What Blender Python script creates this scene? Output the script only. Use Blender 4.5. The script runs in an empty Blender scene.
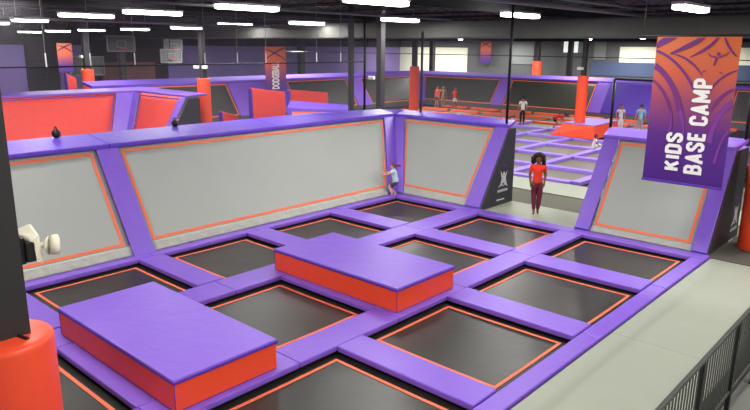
import bpy, bmesh, math, random
from mathutils import Vector, Matrix
random.seed(7)
S = bpy.context.scene
COL = S.collection
PI = math.pi

# ------------------------------------------------------------------ materials
def lin(c):
    c /= 255.0
    return c / 12.92 if c <= 0.04045 else ((c + 0.055) / 1.055) ** 2.4
def rgb(r, g, b): return (lin(r), lin(g), lin(b), 1)
def mat(name, col, rough=0.5, bump=0.0, scale=20.0, var=0.0, metal=0.0, spec=0.5, emit=0.0, sheen=0.0, vscale=3.0, squash=(1, 1, 1)):
    m = bpy.data.materials.new(name); m.use_nodes = True
    nt = m.node_tree; b = nt.nodes['Principled BSDF']
    b.inputs['Base Color'].default_value = col
    b.inputs['Roughness'].default_value = rough
    b.inputs['Metallic'].default_value = metal
    b.inputs['Specular IOR Level'].default_value = spec
    if emit:
        b.inputs['Emission Color'].default_value = col
        b.inputs['Emission Strength'].default_value = emit
    tc = nt.nodes.new('ShaderNodeTexCoord'); mp = nt.nodes.new('ShaderNodeMapping')
    mp.inputs['Scale'].default_value = squash
    nt.links.new(tc.outputs['Object'], mp.inputs[0])
    if var > 0:
        n = nt.nodes.new('ShaderNodeTexNoise'); n.inputs['Scale'].default_value = vscale; n.inputs['Detail'].default_value = 4
        nt.links.new(mp.outputs[0], n.inputs['Vector'])
        mx = nt.nodes.new('ShaderNodeMix'); mx.data_type = 'RGBA'
        mx.inputs[6].default_value = tuple(c * (1 - var) for c in col[:3]) + (1,)
        mx.inputs[7].default_value = tuple(min(1, c * (1 + var)) for c in col[:3]) + (1,)
        nt.links.new(n.outputs['Fac'], mx.inputs[0]); nt.links.new(mx.outputs[2], b.inputs['Base Color'])
    if bump > 0:
        n = nt.nodes.new('ShaderNodeTexNoise'); n.inputs['Scale'].default_value = scale; n.inputs['Detail'].default_value = 3
        nt.links.new(mp.outputs[0], n.inputs['Vector'])
        bp = nt.nodes.new('ShaderNodeBump'); bp.inputs['Strength'].default_value = bump; bp.inputs['Distance'].default_value = 0.05
        nt.links.new(n.outputs['Fac'], bp.inputs['Height']); nt.links.new(bp.outputs[0], b.inputs['Normal'])
    return m
M = dict(
    purple=mat('purple_vinyl', rgb(134, 94, 212), 0.40, 0.22, 3.5, 0.06),
    purple_dark=mat('deep_purple_vinyl', rgb(78, 44, 168), 0.45, 0.10, 5, 0.06),
    deckp=mat('shade_toned_purple_vinyl', rgb(108, 70, 206), 0.45, 0.25, 6, 0.06),  # same purple vinyl, deepened: shading of the wall tops put into the colour
    farmat=mat('brownish_grey_trampoline_mesh', rgb(118, 112, 102), 0.55, 0.1, 2, 0.1),  # lighter brownish grey than the near beds
    orange=mat('orange_vinyl', rgb(255, 96, 48), 0.45, 0.1, 4),
    lilac=mat('lilac_vinyl', rgb(156, 124, 232), 0.5, 0.10, 5, 0.05),  # paler purple for the far court pads
    red=mat('orange_red_vinyl', rgb(255, 82, 44), 0.42, 0.12, 4, 0.05),
    redwall=mat('red_mesh_fabric', rgb(226, 66, 52), 0.7, 0.1, 4, 0.08),
    line=mat('salmon_orange_webbing', rgb(250, 122, 84), 0.6),
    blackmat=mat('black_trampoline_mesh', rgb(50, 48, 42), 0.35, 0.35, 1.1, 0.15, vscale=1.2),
    darkmat=mat('charcoal_trampoline_mesh', rgb(62, 64, 58), 0.5, 0.12, 1.5, 0.12, vscale=.7),
    greymat=mat('pale_grey_trampoline_mesh', rgb(172, 177, 170), 0.6, 0.05, 2, 0.05, vscale=0.8),
    deckfar=mat('matt_purple_vinyl', rgb(118, 84, 206), 0.9),
    skirt=mat('grey_canvas_skirt', rgb(184, 186, 174), 0.7, 0.5, 7, 0.12, vscale=6),
    walk=mat('pale_sage_mat', rgb(160, 165, 150), 0.6, 0.08, 3, 0.04, vscale=1.2),
    carpet=mat('dark_grey_carpet', rgb(98, 96, 86), 0.9, 0.3, 90, 0.1, vscale=40),
    floor=mat('grey_concrete', rgb(118, 118, 112), 0.7, 0.1, 20, 0.1),
    underside=mat('black_steel', rgb(22, 20, 26), 0.6),
    black=mat('matt_black_paint', rgb(46, 44, 44), 0.6, 0.05, 10, 0.08),
    blackpole=mat('black_powder_coat', rgb(20, 20, 22), 0.45),
    sidepanel=mat('black_vinyl_panel', rgb(54, 52, 60), 0.5, 0.1, 5, 0.1),
    rail=mat('grey_powder_coat', rgb(64, 66, 62), 0.5),
    ceiling=mat('black_painted_deck', rgb(46, 46, 49), 0.85, 0.2, 2, 0.15, vscale=1.0),
    joist=mat('black_painted_steel', rgb(34, 34, 36), 0.7),
    duct=mat('grey_painted_duct', rgb(74, 74, 69), 0.6, 0.05, 3, 0.08),
    conduit=mat('galvanised_conduit', rgb(120, 120, 120), 0.5, metal=0.3),
    wpurple=mat('purple_painted_wall', rgb(122, 106, 164), 0.8, 0.05, 3, 0.08, vscale=0.5),
    wdark=mat('black_painted_wall', rgb(44, 42, 48), 0.85, 0.05, 3, 0.1, vscale=0.5),
    wgrey=mat('charcoal_painted_wall', rgb(92, 94, 96), 0.8, 0.05, 3, 0.08, vscale=0.5),
    wgrey2=mat('mid_grey_painted_wall', rgb(128, 132, 132), 0.8),
    wcream=mat('cream_painted_wall', rgb(238, 238, 214), 0.7),
    wblue=mat('dusty_blue_paint', rgb(72, 86, 120), 0.7),
    wbrown=mat('brown_painted_wall', rgb(112, 78, 76), 0.8),
    white=mat('white_plastic', rgb(236, 236, 232), 0.4),
    ivory=mat('ivory_plastic', rgb(240, 234, 208), 0.4),
    glass_l=mat('cloudy_lens', rgb(225, 224, 205), 0.2),
    darkplastic=mat('black_plastic', rgb(26, 26, 26), 0.4),
    lens=mat('glowing_tube_lens', (1, 1, 1, 1), 0.4, emit=14.0),
    winlit=mat('lit_window', (0.9, 1, 0.95, 1), 0.4, emit=0.45),
    print_w=mat('white_print', rgb(244, 240, 236), 0.6),
    print_p=mat('purple_print', rgb(112, 36, 118), 0.6),
    print_l=mat('faded_purple_print', rgb(122, 50, 150), 0.6),
    print_v=mat('violet_print', rgb(86, 44, 160), 0.6),
    print_pale=mat('pale_grey_print', rgb(205, 205, 212), 0.6),
    skin_d=mat('brown_skin', rgb(132, 82, 62), 0.5), skin_l=mat('light_skin', rgb(228, 176, 150), 0.5),
    skin_m=mat('tan_skin', rgb(170, 118, 92), 0.5),
    hair=mat('black_hair', rgb(22, 16, 16), 0.6, 0.6, 40), hair_r=mat('auburn_hair', rgb(108, 44, 46), 0.6, 0.3, 40),
    tee_o=mat('orange_cotton', rgb(255, 62, 30), 0.8, 0.1, 20), tee_r=mat('red_cotton', rgb(222, 50, 44), 0.8),
    tee_w=mat('white_cotton', rgb(226, 228, 224), 0.8), tee_b=mat('pale_aqua_cotton', rgb(200, 232, 236), 0.8),
    tee_t=mat('teal_cotton', rgb(120, 176, 190), 0.8), short_d=mat('dark_slate_cotton', rgb(70, 74, 96), 0.8),
    pants_b=mat('black_cotton', rgb(26, 24, 30), 0.8), pants_g=mat('grey_cotton', rgb(140, 138, 146), 0.8),
    maroon=mat('maroon_patterned_cotton', rgb(112, 30, 56), 0.8, 0, 1, 0.45, vscale=35),
    tan=mat('tan_cotton', rgb(160, 130, 92), 0.8),
    eye=mat('eye_dark', rgb(12, 10, 10), 0.2), lip=mat('lips', rgb(150, 60, 60), 0.5),
)
# woven mesh netting: thin cords, mostly open, coloured pale to put haze in
def net_material():
    m = bpy.data.materials.new('haze_pale_netting'); m.use_nodes = True; nt = m.node_tree
    b = nt.nodes['Principled BSDF']; b.inputs['Base Color'].default_value = rgb(150, 144, 156); b.inputs['Roughness'].default_value = 0.8
    out = nt.nodes['Material Output']; tr = nt.nodes.new('ShaderNodeBsdfTransparent'); mx = nt.nodes.new('ShaderNodeMixShader')
    tc = nt.nodes.new('ShaderNodeTexCoord'); sp = nt.nodes.new('ShaderNodeSeparateXYZ'); nt.links.new(tc.outputs['Object'], sp.inputs[0])
    hor = nt.nodes.new('ShaderNodeMath'); hor.operation = 'ADD'
    nt.links.new(sp.outputs[0], hor.inputs[0]); nt.links.new(sp.outputs[1], hor.inputs[1])
    outs = []
    for src in (hor.outputs[0], sp.outputs[2]):
        d = nt.nodes.new('ShaderNodeMath'); d.operation = 'MULTIPLY'; d.inputs[1].default_value = 36.0; nt.links.new(src, d.inputs[0])
        f = nt.nodes.new('ShaderNodeMath'); f.operation = 'FRACT'; nt.links.new(d.outputs[0], f.inputs[0])
        l = nt.nodes.new('ShaderNodeMath'); l.operation = 'LESS_THAN'; l.inputs[1].default_value = 0.06; nt.links.new(f.outputs[0], l.inputs[0])
        outs.append(l)
    mxm = nt.nodes.new('ShaderNodeMath'); mxm.operation = 'MAXIMUM'
    nt.links.new(outs[0].outputs[0], mxm.inputs[0]); nt.links.new(outs[1].outputs[0], mxm.inputs[1])
    nt.links.new(mxm.outputs[0], mx.inputs[0]); nt.links.new(tr.outputs[0], mx.inputs[1]); nt.links.new(b.outputs[0], mx.inputs[2])
    nt.links.new(mx.outputs[0], out.inputs['Surface'])
    return m
M['net'] = net_material()
# printed banner: pigment runs from orange at the top to deep violet at the hem
def banner_material(h, name, stops):
    m = bpy.data.materials.new(name); m.use_nodes = True; nt = m.node_tree
    b = nt.nodes['Principled BSDF']; b.inputs['Roughness'].default_value = 0.45
    tc = nt.nodes.new('ShaderNodeTexCoord'); sp = nt.nodes.new('ShaderNodeSeparateXYZ'); nt.links.new(tc.outputs['Object'], sp.inputs[0])
    d = nt.nodes.new('ShaderNodeMath'); d.operation = 'DIVIDE'; d.inputs[1].default_value = h; nt.links.new(sp.outputs[2], d.inputs[0])
    r = nt.nodes.new('ShaderNodeValToRGB'); nt.links.new(d.outputs[0], r.inputs[0])
    e = r.color_ramp.elements
    e[0].position, e[0].color = stops[0]; e[1].position, e[1].color = stops[-1]
    for p, c in stops[1:-1]:
        x = e.new(p); x.color = c
    nt.links.new(r.outputs[0], b.inputs['Base Color'])
    return m

# ------------------------------------------------------------------ mesh helpers
def finish(name, bm, m, parent=None, smooth=False):
    bmesh.ops.recalc_face_normals(bm, faces=bm.faces)
    me = bpy.data.meshes.new(name); bm.to_mesh(me); bm.free()
    for x in (m if isinstance(m, (list, tuple)) else [m]): me.materials.append(x)
    if smooth:
        for p in me.polygons: p.use_smooth = True
    o = bpy.data.objects.new(name, me); COL.objects.link(o)
    if parent:
        o.parent = parent
        o.matrix_parent_inverse = parent.matrix_basis.inverted()
    return o
def tag(o, label, cat, group=None, kind=None):
    o['label'] = label; o['category'] = cat
    if group: o['group'] = group
    if kind: o['kind'] = kind
    return o
def struct(name, bm, m, parent=None):
    o = finish(name, bm, m, parent); o['kind'] = 'structure'; return o
def thing(name, label, cat, loc=(0, 0, 0), group=None):
    o = bpy.data.objects.new(name, None); COL.objects.link(o); o.location = loc; o.empty_display_size = .2
    return tag(o, label, cat, group)
def add_box(bm, x0, x1, y0, y1, z0, z1, bev=0.0, seg=2):
    vs = [bm.verts.new((x, y, z)) for x in (x0, x1) for y in (y0, y1) for z in (z0, z1)]
    fs = [(0, 1, 3, 2), (4, 6, 7, 5), (0, 4, 5, 1), (2, 3, 7, 6), (0, 2, 6, 4), (1, 5, 7, 3)]
    faces = [bm.faces.new([vs[i] for i in f]) for f in fs]
    if bev > 0:
        es = list({e for f in faces for e in f.edges})
        bmesh.ops.bevel(bm, geom=es, offset=bev, segments=seg, affect='EDGES', profile=0.5)
def box(*a, **k):
    bm = bmesh.new(); add_box(bm, *a, **k); return bm
def add_hull(bm, lower, upper, bev=0.0):
    """prism between two matching rings of points"""
    n = len(lower)
    a = [bm.verts.new(p) for p in lower]; b = [bm.verts.new(p) for p in upper]
    fs = [bm.faces.new(a[::-1]), bm.faces.new(b)]
    for i in range(n):
        fs.append(bm.faces.new((a[i], a[(i + 1) % n], b[(i + 1) % n], b[i])))
    if bev > 0:
        es = list({e for f in fs for e in f.edges})
        bmesh.ops.bevel(bm, geom=es, offset=bev, segments=2, affect='EDGES', profile=0.5)
def add_tube(bm, p, q, r, r2=None, n=10, cap=True):
    p, q = Vector(p), Vector(q); r2 = r if r2 is None else r2
    d = (q - p).normalized(); u = d.orthogonal().normalized(); w = d.cross(u)
    A = [bm.verts.new(p + (u * math.cos(2 * PI * i / n) + w * math.sin(2 * PI * i / n)) * r) for i in range(n)]
    B = [bm.verts.new(q + (u * math.cos(2 * PI * i / n) + w * math.sin(2 * PI * i / n)) * r2) for i in range(n)]
    for i in range(n): bm.faces.new((A[i], A[(i + 1) % n], B[(i + 1) % n], B[i]))
    if cap: bm.faces.new(A[::-1]); bm.faces.new(B)
def tube(*a, **k):
    bm = bmesh.new(); add_tube(bm, *a, **k); return bm
def add_lathe(bm, prof, c=(0, 0, 0), n=40):
    rings = []
    for r, z in prof:
        rings.append([bm.verts.new((c[0] + r * math.cos(2 * PI * i / n), c[1] + r * math.sin(2 * PI * i / n), c[2] + z)) for i in range(n)])
    for a, b in zip(rings, rings[1:]):
        for i in range(n): bm.faces.new((a[i], a[(i + 1) % n], b[(i + 1) % n], b[i]))
    bm.faces.new(rings[0][::-1]); bm.faces.new(rings[-1])
def add_ell(bm, c, r, seg=14, rot=None):
    g = bmesh.ops.create_uvsphere(bm, u_segments=seg, v_segments=max(6, seg * 2 // 3), radius=1)
    mt = Matrix.Translation(c) @ (rot.to_4x4() if rot else Matrix.Identity(4)) @ Matrix.Diagonal((r[0], r[1], r[2], 1))
    bmesh.ops.transform(bm, matrix=mt, verts=g['verts'])
def add_ring(bm, x0, x1, y0, y1, w, z, t=0.006):
    for a in ((x0, x1, y0, y0 + w), (x0, x1, y1 - w, y1), (x0, x0 + w, y0 + w, y1 - w), (x1 - w, x1, y0 + w, y1 - w)):
        add_box(bm, *a, z, z + t)

# ------------------------------------------------------------------ camera (solved from the bed grid)
cam_d = bpy.data.cameras.new('camera'); cam = bpy.data.objects.new('camera', cam_d); COL.objects.link(cam)
cam_d.sensor_width = 36; cam_d.lens = 652.597 / 750 * 36; cam_d.clip_end = 300; cam_d.clip_start = .05
F = Vector((-0.652, 0.720, -0.237)).normalized(); R = Vector((0.740, 0.673, 0.009)); R = (R - F * R.dot(F)).normalized(); U = R.cross(F)
mw = Matrix((( R.x, U.x, -F.x, 12.645), (R.y, U.y, -F.y, -14.955), (R.z, U.z, -F.z, 4.643), (0, 0, 0, 1)))
cam.matrix_world = mw; S.camera = cam

# ------------------------------------------------------------------ the building
struct('floor', box(-38, 22, -24, 46, -0.62, -0.5), M['floor'])
ZC = 6.4
struct('ceiling', box(-38, 22, -24, 46, ZC, ZC + .15), M['ceiling'])
struct('wall_left', box(-37.2, -37, -24, 44, -0.5, 4.5), M['wpurple'])
struct('wall_left_upper', box(-37.2, -36.98, -24, 44, 4.5, ZC), M['wdark'])
def fw(name, x0, x1, z0, z1, m, y=44.0, t=.2): return struct(name, box(x0, x1, y, y + t, z0, z1), M[m])
fw('wall_back', -37.2, 22, -.5, 5.35, 'wgrey')
fw('wall_back_upper', -37.2, 22, 5.35, ZC, 'wdark')
for i, (a, b, c, d, m) in enumerate(((-37, -27.7, -.5, 4.53, 'wcream'), (-22.5, -19.9, 3.0, 5.3, 'wgrey2'), (-15.3, -14.4, 4.2, 5.3, 'wgrey2'),
                                     (-13.8, -12.7, 3.6, 5.3, 'wgrey2'), (-11.4, 4, 3.4, 4.75, 'wcream'), (-14, 6, 2.2, 3.4, 'wblue'))):
    fw('trim_%d' % (i + 1), a, b, c, d, m, 43.9, .1)
fw('window_1', -16.8, -15.4, 4.2, 5.35, 'winlit', 43.88, .1)
struct('wall_right', box(22, 22.2, -24, 44, -.5, ZC), M['wgrey'])
struct('wall_front', box(-37.2, 22.2, -24.2, -24, -.5, ZC), M['wgrey'])
# brown and dark stretches of the left wall behind the hoops
for i, (a, b, c, d, m) in enumerate(((-1, 1.3, 0, 4.5, 'wdark'), (3.2, 5.4, 1.0, 4.5, 'wdark'), (7.5, 14.2, 1, 4.5, 'wdark'), (8.6, 13, 1, 3.2, 'wbrown'))):
    struct('trim_%d' % (i + 7), box(-37.0, -36.9 + .02 * i, a, b, c, d), M[m])
# ceiling steel
bm = bmesh.new()
for y in range(-22, 45, 4):
    add_box(bm, -37, 22, y - .06, y + .06, ZC - .32, ZC - .26); add_box(bm, -37, 22, y - .05, y + .05, ZC - .05, ZC)
    for k in range(0, 58, 1):
        x = -37 + k; add_tube(bm, (x, y, ZC - .05), (x + .5, y, ZC - .28), .018, n=4, cap=False); add_tube(bm, (x + .5, y, ZC - .28), (x + 1, y, ZC - .05), .018, n=4, cap=False)
struct('trim_11', bm, M['joist'])
bm = bmesh.new()
for x in (-30, -20, -10, 0, 10): add_box(bm, x - .09, x + .09, -24, 44, ZC - .6, ZC - .3)
struct('trim_12', bm, M['joist'])
bm = bmesh.new(); add_box(bm, -37, 21.9, 8.6, 9.4, 4.98, 5.72, bev=.06)
struct('trim_13', bm, M['duct'])
bm = bmesh.new(); add_box(bm, -37, 22, 33.9, 34.5, 5.1, 5.9)
struct('trim_14', bm, M['joist'])
for k, (x, z, r, m) in enumerate(((-4.4, 5.75, .05, 'conduit'), (3.9, 5.72, .06, 'conduit'), (4.3, 5.86, .03, 'conduit'), (-11, 5.8, .045, 'joist'), (-16.6, 5.6, .06, 'conduit'))):
    tag(finish('ceiling_conduit', tube((x, -20, z), (x, 30 if x < 0 else 8, z), r, n=8), M[m], smooth=True),
        ['pale conduit running under the roof above the long grey wall bed', 'thick pale conduit under the roof left of the hanging banner', 'thin pale conduit beside the thick one, left of the banner',
         'dark pipe under the roof near the middle lamps', 'pale conduit under the roof farthest to the left'][k], 'pipe', 'pipes under the roof')

# lamps
LP = [(-13.49, -2.94, 5.7), (-8.74, -2.8, 5.7), (-3.36, -2.85, 5.7), (1.59, -2.74, 5.7),
      (-17.68, 7.1, 5.7), (-12.1, 7.3, 5.7), (-5.3, 6.31, 5.7), (0.91, 5.21, 5.7), (6.69, 4.08, 5.7),
      (-9.59, -6.54, 5.3), (-13.9, -6.2, 5.3), (-33.5, 2.4, 5.3), (-28.24, 2.03, 5.3), (-23.0, 1.62, 5.3), (-18.22, 1.57, 5.3), (-13.1, 1.2, 5.3),
      (6.6, -3.2, 5.7), (11.5, -3.2, 5.7), (-2.5, -10.5, 5.9), (3, -11, 5.9), (8.5, -11, 5.9), (13.5, -10.5, 5.9), (12, 4, 5.7), (9, -18, 5.9), (16, -18, 5.9), (1, -17.5, 5.9), (16.5, -12, 4.6), (16.5, -7, 4.6), (16.5, -2, 4.6), (19, -16, 4.6)]  # unseen lamps added for light; low right ones brighten the block sides
LL = ['long lit strip lamp second from the left in the near row', 'long lit strip lamp third in the near row, above the orange column', 'large lit strip lamp above the far orange banner',
      'lit strip lamp cut by the top edge of the picture', 'faint lit strip lamp just left of the padded orange column', 'lit strip lamp above the dodgeball banner', 'lit strip lamp in front of the grey duct, above the thick black column',
      'bright strip lamp above the far wall beds', 'bright strip lamp right above the big orange banner', 'small lit lamp at the far left, under the long near one', 'lit strip lamp cut by the left edge of the picture',
      'leftmost of the small far lamps by the purple wall', 'small far lamp just left of the far orange banner', 'small far lamp right of the far orange banner', 'small far lamp above the basketball backboards', 'small far lamp left of the column with the tall orange pad']
def lamp(i, x, y, z, big=True):
    l = 2.1 if z > 5.4 else 1.35
    if i in (9, 10): l = 1.0
    t = thing('strip_lamp', LL[i] if i < len(LL) else 'unseen strip lamp added for light outside the picture', 'ceiling lamp', (x, y, z + .12), 'strip lamps under the roof')
    bm = bmesh.new(); add_box(bm, x - .17, x + .17, y - l / 2 - .04, y + l / 2 + .04, z + .03, z + .11, bev=.015)
    hs = finish('housing', bm, M['white'], t)
    bm = bmesh.new(); add_box(bm, x - .17, x + .17, y - l / 2, y + l / 2, z - (.09 if z > 5.4 else .03), z + .03, bev=.055 if z > 5.4 else .028, seg=3)
    finish('lens', bm, M['lens'], hs, True)
    for s in (-1, 1): finish('hanger', tube((x, y + s * l * .4, z + .11), (x, y + s * l * .4, ZC - .02), .012, n=6), M['conduit'], t)
    ld = bpy.data.lights.new('lamp_light', 'AREA'); ld.shape = 'RECTANGLE'; ld.size = .3; ld.size_y = l; ld.energy = (95 if y < 0 else 190) if z > 5.4 else (150 if x > 14 else 110); ld.color = (1, .975, .92)
    lo = bpy.data.objects.new('lamp_light', ld); COL.objects.link(lo); lo.location = (x, y, z - .1); lo.parent = t; lo.matrix_parent_inverse = t.matrix_basis.inverted()
for i, (x, y, z) in enumerate(LP): lamp(i, x, y, z)
# far lamps: distant high-bays, then ones added to brighten the far court and wall
for k, (x, y) in enumerate(((-27, 12), (-26, 13.2), (-24, 16), (-26, 20), (-21, 33), (-18, 35.5), (-15, 36), (-12.5, 36), (-8, 30), (-2, 24), (-17, 22), (4, 18), (-30, -8), (-22, -10), (-4, 13), (.5, 13.5), (-9, 14), (-14, 14), (4.5, 12.5), (-33, 40.5), (-29, 40.5), (-22, 41), (-10, 41), (-4, 41))):
    z = 5.25
    t = thing('high_bay_lamp', 'small round far lamp glowing under the dark roof, some added for light', 'ceiling lamp', (x, y, z), 'small far lamps under the roof')
    bm = bmesh.new(); add_lathe(bm, [(.05, .4), (.22, .25), (.26, 0.0)], (x, y, z), 16); hs = finish('shade', bm, M['joist'], t, True)
    bm = bmesh.new(); add_lathe(bm, [(.2, .0), (.2, -.05), (.1, -.09)], (x, y, z), 16); finish('lens', bm, M['lens'], hs, True)
    bm = tube((x, y, z + .4), (x, y, ZC), .012, n=6); finish('hanger', bm, M['joist'], t)
    ld = bpy.data.lights.new('lamp_light', 'AREA'); ld.shape = 'DISK'; ld.size = .5; ld.energy = 130 if 12 < y < 15 and x > -15 else 300; ld.color = (1, .98, .94)
    lo = bpy.data.objects.new('lamp_light', ld); COL.objects.link(lo); lo.location = (x, y, z - .12); lo.parent = t; lo.matrix_parent_inverse = t.matrix_basis.inverted()

# ------------------------------------------------------------------ main court
ZP = 0.12
colX = {'L': (-.12, 2.19), 'M': (2.90, 5.37), 'R': (5.98, 8.53)}
lineX = {'L': (0, 2.008), 'M': (3.027, 5.183), 'R': (6.105, 8.369)}
rowY = {3: (-2.03, .12), 2: (-4.92, -2.73), 1: (-7.87, -5.58), 0: (-10.84, -8.45), -1: (-13.6, -11.43)}
lineY = {3: (-1.834, 0), 2: (-4.725, -2.852), 1: (-7.683, -5.70), 0: (-10.645, -8.575), -1: (-13.45, -11.55)}
# black frame below the pads, with openings for the beds left by building it from bars
bm = bmesh.new()
xs = [(-.42, -.15), (2.22, 2.85), (5.40, 5.92), (8.56, 8.84)]
for a, b in xs: add_box(bm, a, b, -14.8, .55, -.5, .022)
for c, (a, b) in colX.items():
    ys = [(.18, .55), (-2.67, -2.05), (-5.52, -4.94), (-8.39, -7.89), (-11.37, -10.86), (-14.8, -13.63)]
    if c == 'M': ys = [(.18, .55), (-2.67, -2.05), (-6.94, -4.94), (-11.37, -9.22), (-14.8, -13.63)]
    for p, q in ys: add_box(bm, a - .05, b + .05, p, q, -.49, .02)
tag(finish('court_platform', bm, M['underside']), 'black steel platform carrying the purple pads and the court beds', 'platform')

def bed(x0, x1, y0, y1, label, z=0.0, group='court trampoline beds', m='blackmat', lm='line', inset=.12, lw=.055, name='trampoline_bed', lines=None):
    t = thing(name, label, 'trampoline', ((x0 + x1) / 2, (y0 + y1) / 2, z), group)
    bm = bmesh.new()
    nx, ny = 16, 16; g = {}
    for i in range(nx + 1):
        for j in range(ny + 1):
            u, v = i / nx, j / ny
            sag = -.035 * math.sin(PI * u) * math.sin(PI * v)
            g[i, j] = bm.verts.new((x0 + .0 + (x1 - x0) * u, y0 + (y1 - y0) * v, z - .008 + sag))
    for i in range(nx):
        for j in range(ny): bm.faces.new((g[i, j], g[i + 1, j], g[i + 1, j + 1], g[i, j + 1]))
    r = bmesh.ops.extrude_face_region(bm, geom=bm.faces[:]); vs = [e for e in r['geom'] if isinstance(e, bmesh.types.BMVert)]
    bmesh.ops.translate(bm, vec=(0, 0, -.012), verts=vs)
    mt = finish('mat', bm, M[m], t, True)
    bm = bmesh.new()
    a0, a1, b0, b1 = lines or (x0 + inset, x1 - inset, y0 + inset, y1 - inset)
    n = 14
    def zz(x, y): return z - .004 - .035 * math.sin(PI * (x - x0) / (x1 - x0)) * math.sin(PI * (y - y0) / (y1 - y0))
    def strip(p, q, wv):
        vs = []
        for k in range(n + 1):
            f = k / n; x = p[0] + (q[0] - p[0]) * f; y = p[1] + (q[1] - p[1]) * f
            x2, y2 = x + wv[0], y + wv[1]
            vs.append((bm.verts.new((x, y, zz(x, y))), bm.verts.new((x2, y2, zz(x2, y2))), bm.verts.new((x2, y2, zz(x2, y2) + .006)), bm.verts.new((x, y, zz(x, y) + .006))))
        for s, e in zip(vs, vs[1:]):
            for i in range(4): bm.faces.new((s[i], s[(i + 1) % 4], e[(i + 1) % 4], e[i]))
        bm.faces.new(vs[0][::-1]); bm.faces.new(vs[-1])
    strip((a0, b0), (a1, b0), (0, lw)); strip((a0, b1 - lw), (a1, b1 - lw), (0, lw))
    strip((a0, b0 + lw), (a0, b1 - lw), (lw, 0)); strip((a1 - lw, b0 + lw), (a1 - lw, b1 - lw), (lw, 0))
    o = finish('border_line', bm, M[lm], mt)
    return t
bl = {('L', 3): 'black bed in the far corner, below the climbing child', ('L', 2): 'black bed by the long grey wall, half behind the far block', ('L', 1): 'black bed by the long grey wall, left of the far block',
      ('L', 0): 'black bed by the long grey wall, behind the near block', ('L', -1): 'black bed at the near left, behind the red padded column',
      ('M', 3): 'black bed in front of the opening where the woman stands', ('M', 2): 'black bed just beyond the far block', ('M', 1): 'black bed between the two blocks', ('M', -1): 'black bed in front of the near block, right of the red column',
      ('R', 3): 'black bed at the foot of the right grey wall', ('R', 2): 'second black bed from the right wall, beside the walkway', ('R', 1): 'large black bed near the walkway, right of the far block', ('R', 0): 'nearest black bed at the bottom edge of the picture', ('R', -1): 'black bed beyond the bottom edge'}
for (c, r), lb in bl.items():
    x0, x1 = colX[c]; y0, y1 = rowY[r]
    l0, l1 = lineY[r]
    if (c, r) == ('M', 1): y0, y1, l0, l1 = -9.19, -7.0, -9.0, -7.125
    bed(x0 - .02, x1 + .02, y0 - .02, y1 + .02, lb, lines=lineX[c] + (l0, l1))

def pad(x0, x1, y0, y1, label, m='purple', z0=.028, z1=ZP, group='purple pads of the near court', bev=.018, name='frame_pad'):
    bm = bmesh.new(); add_box(bm, x0, x1, y0, y1, z0, z1, bev=bev)
    return tag(finish(name, bm, M[m]), label, 'pad', group)
g = .004
# long runs along the court
def runs(x0, x1, ys, desc):
    for (a, b), d in zip(ys, desc): pad(x0 + g, x1 - g, a + g, b - g, d)
runs(-.42, -.12, [(-14.8, -11.0), (-11.0, -8.1), (-8.1, -5.2), (-5.2, -2.3), (-2.3, .12)],
     ['narrow purple pad along the long wall, behind the red column', 'narrow purple pad along the long wall, behind the near block', 'narrow purple pad along the long wall, left of the second bed', 'narrow purple pad along the long wall, behind the far block', 'narrow purple pad along the long wall, next to the corner'])
runs(2.19, 2.90, [(-14.8, -11.42), (-11.42, -8.1), (-8.1, -5.2), (-5.2, -2.3), (-2.3, .12)],
     ['wide purple pad at the near left below the near block', 'wide purple pad under the left end of the near block', 'wide purple pad between the two blocks, beside the middle bed', 'wide purple pad passing behind the far block', 'wide purple pad running from the corner bed to the woman'])
runs(5.37, 5.98, [(-14.8, -11.42), (-11.42, -9.2), (-9.2, -6.95), (-6.95, -4.95), (-4.95, -2.3), (-2.3, .12)],
     ['wide purple pad cut off by the bottom edge', 'purple pad along the right end of the near block', 'wide purple pad in front of the far block, right of the middle bed', 'purple pad along the right end of the far block', 'purple pad running from the far block towards the right wall', 'purple pad ending at the foot of the right wall'])
runs(8.53, 8.84, [(-14.8, -9.0), (-9.0, -5.35), (-5.35, -2.3), (-2.3, .12)],
     ['purple edge pad beside the walkway, nearest to the viewer', 'purple edge pad beside the walkway, at the large near bed', 'purple edge pad beside the walkway, at the second bed', 'purple edge pad beside the walkway, next to the right wall'])
for (a, b), d in zip([(-.42, 2.5), (2.5, 5.65), (5.65, 8.84)], ['purple pad at the foot of the far slanted wall', 'purple pad between the court and the woman', 'purple pad at the foot of the right slanted wall']):
    pad(a + g, b - g, .12 + g, .55 - g, d)
for c, side in (('L', 'beside the long grey wall'), ('R', 'beside the walkway')):
    x0, x1 = colX[c]
    for k, (a, b) in enumerate([(-2.73, -2.03), (-5.58, -4.92), (-8.45, -7.87), (-11.43, -10.84)]):
        pad(x0 + g, x1 - .03, a, b, ['first', 'second', 'third', 'fourth'][k] + ' purple cross pad from the back, ' + side, z1=ZP + .004)
pad(2.90 + g, 5.37 - g, -2.73, -2.03, 'purple cross pad between the two middle beds near the woman', z1=ZP + .004)
pad(2.90 + g, 5.37 - g, -7.0, -4.92, 'broad purple pad lying under the far block')
pad(2.90 + g, 5.37 - g, -9.6, -9.19, 'purple pad between the middle bed and the near block')
pad(2.90 + g, 5.37 - g, -11.43, -9.6 - g, 'broad purple pad lying under the near block')
for a, b, c, d in ((-.12, 2.19, -14.8, -13.62), (2.90, 5.37, -14.8, -13.62), (5.98, 8.53, -14.8, -13.62)):
    pad(a + g, b - g, c, d, 'purple pad outside the picture at the near end')

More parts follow.
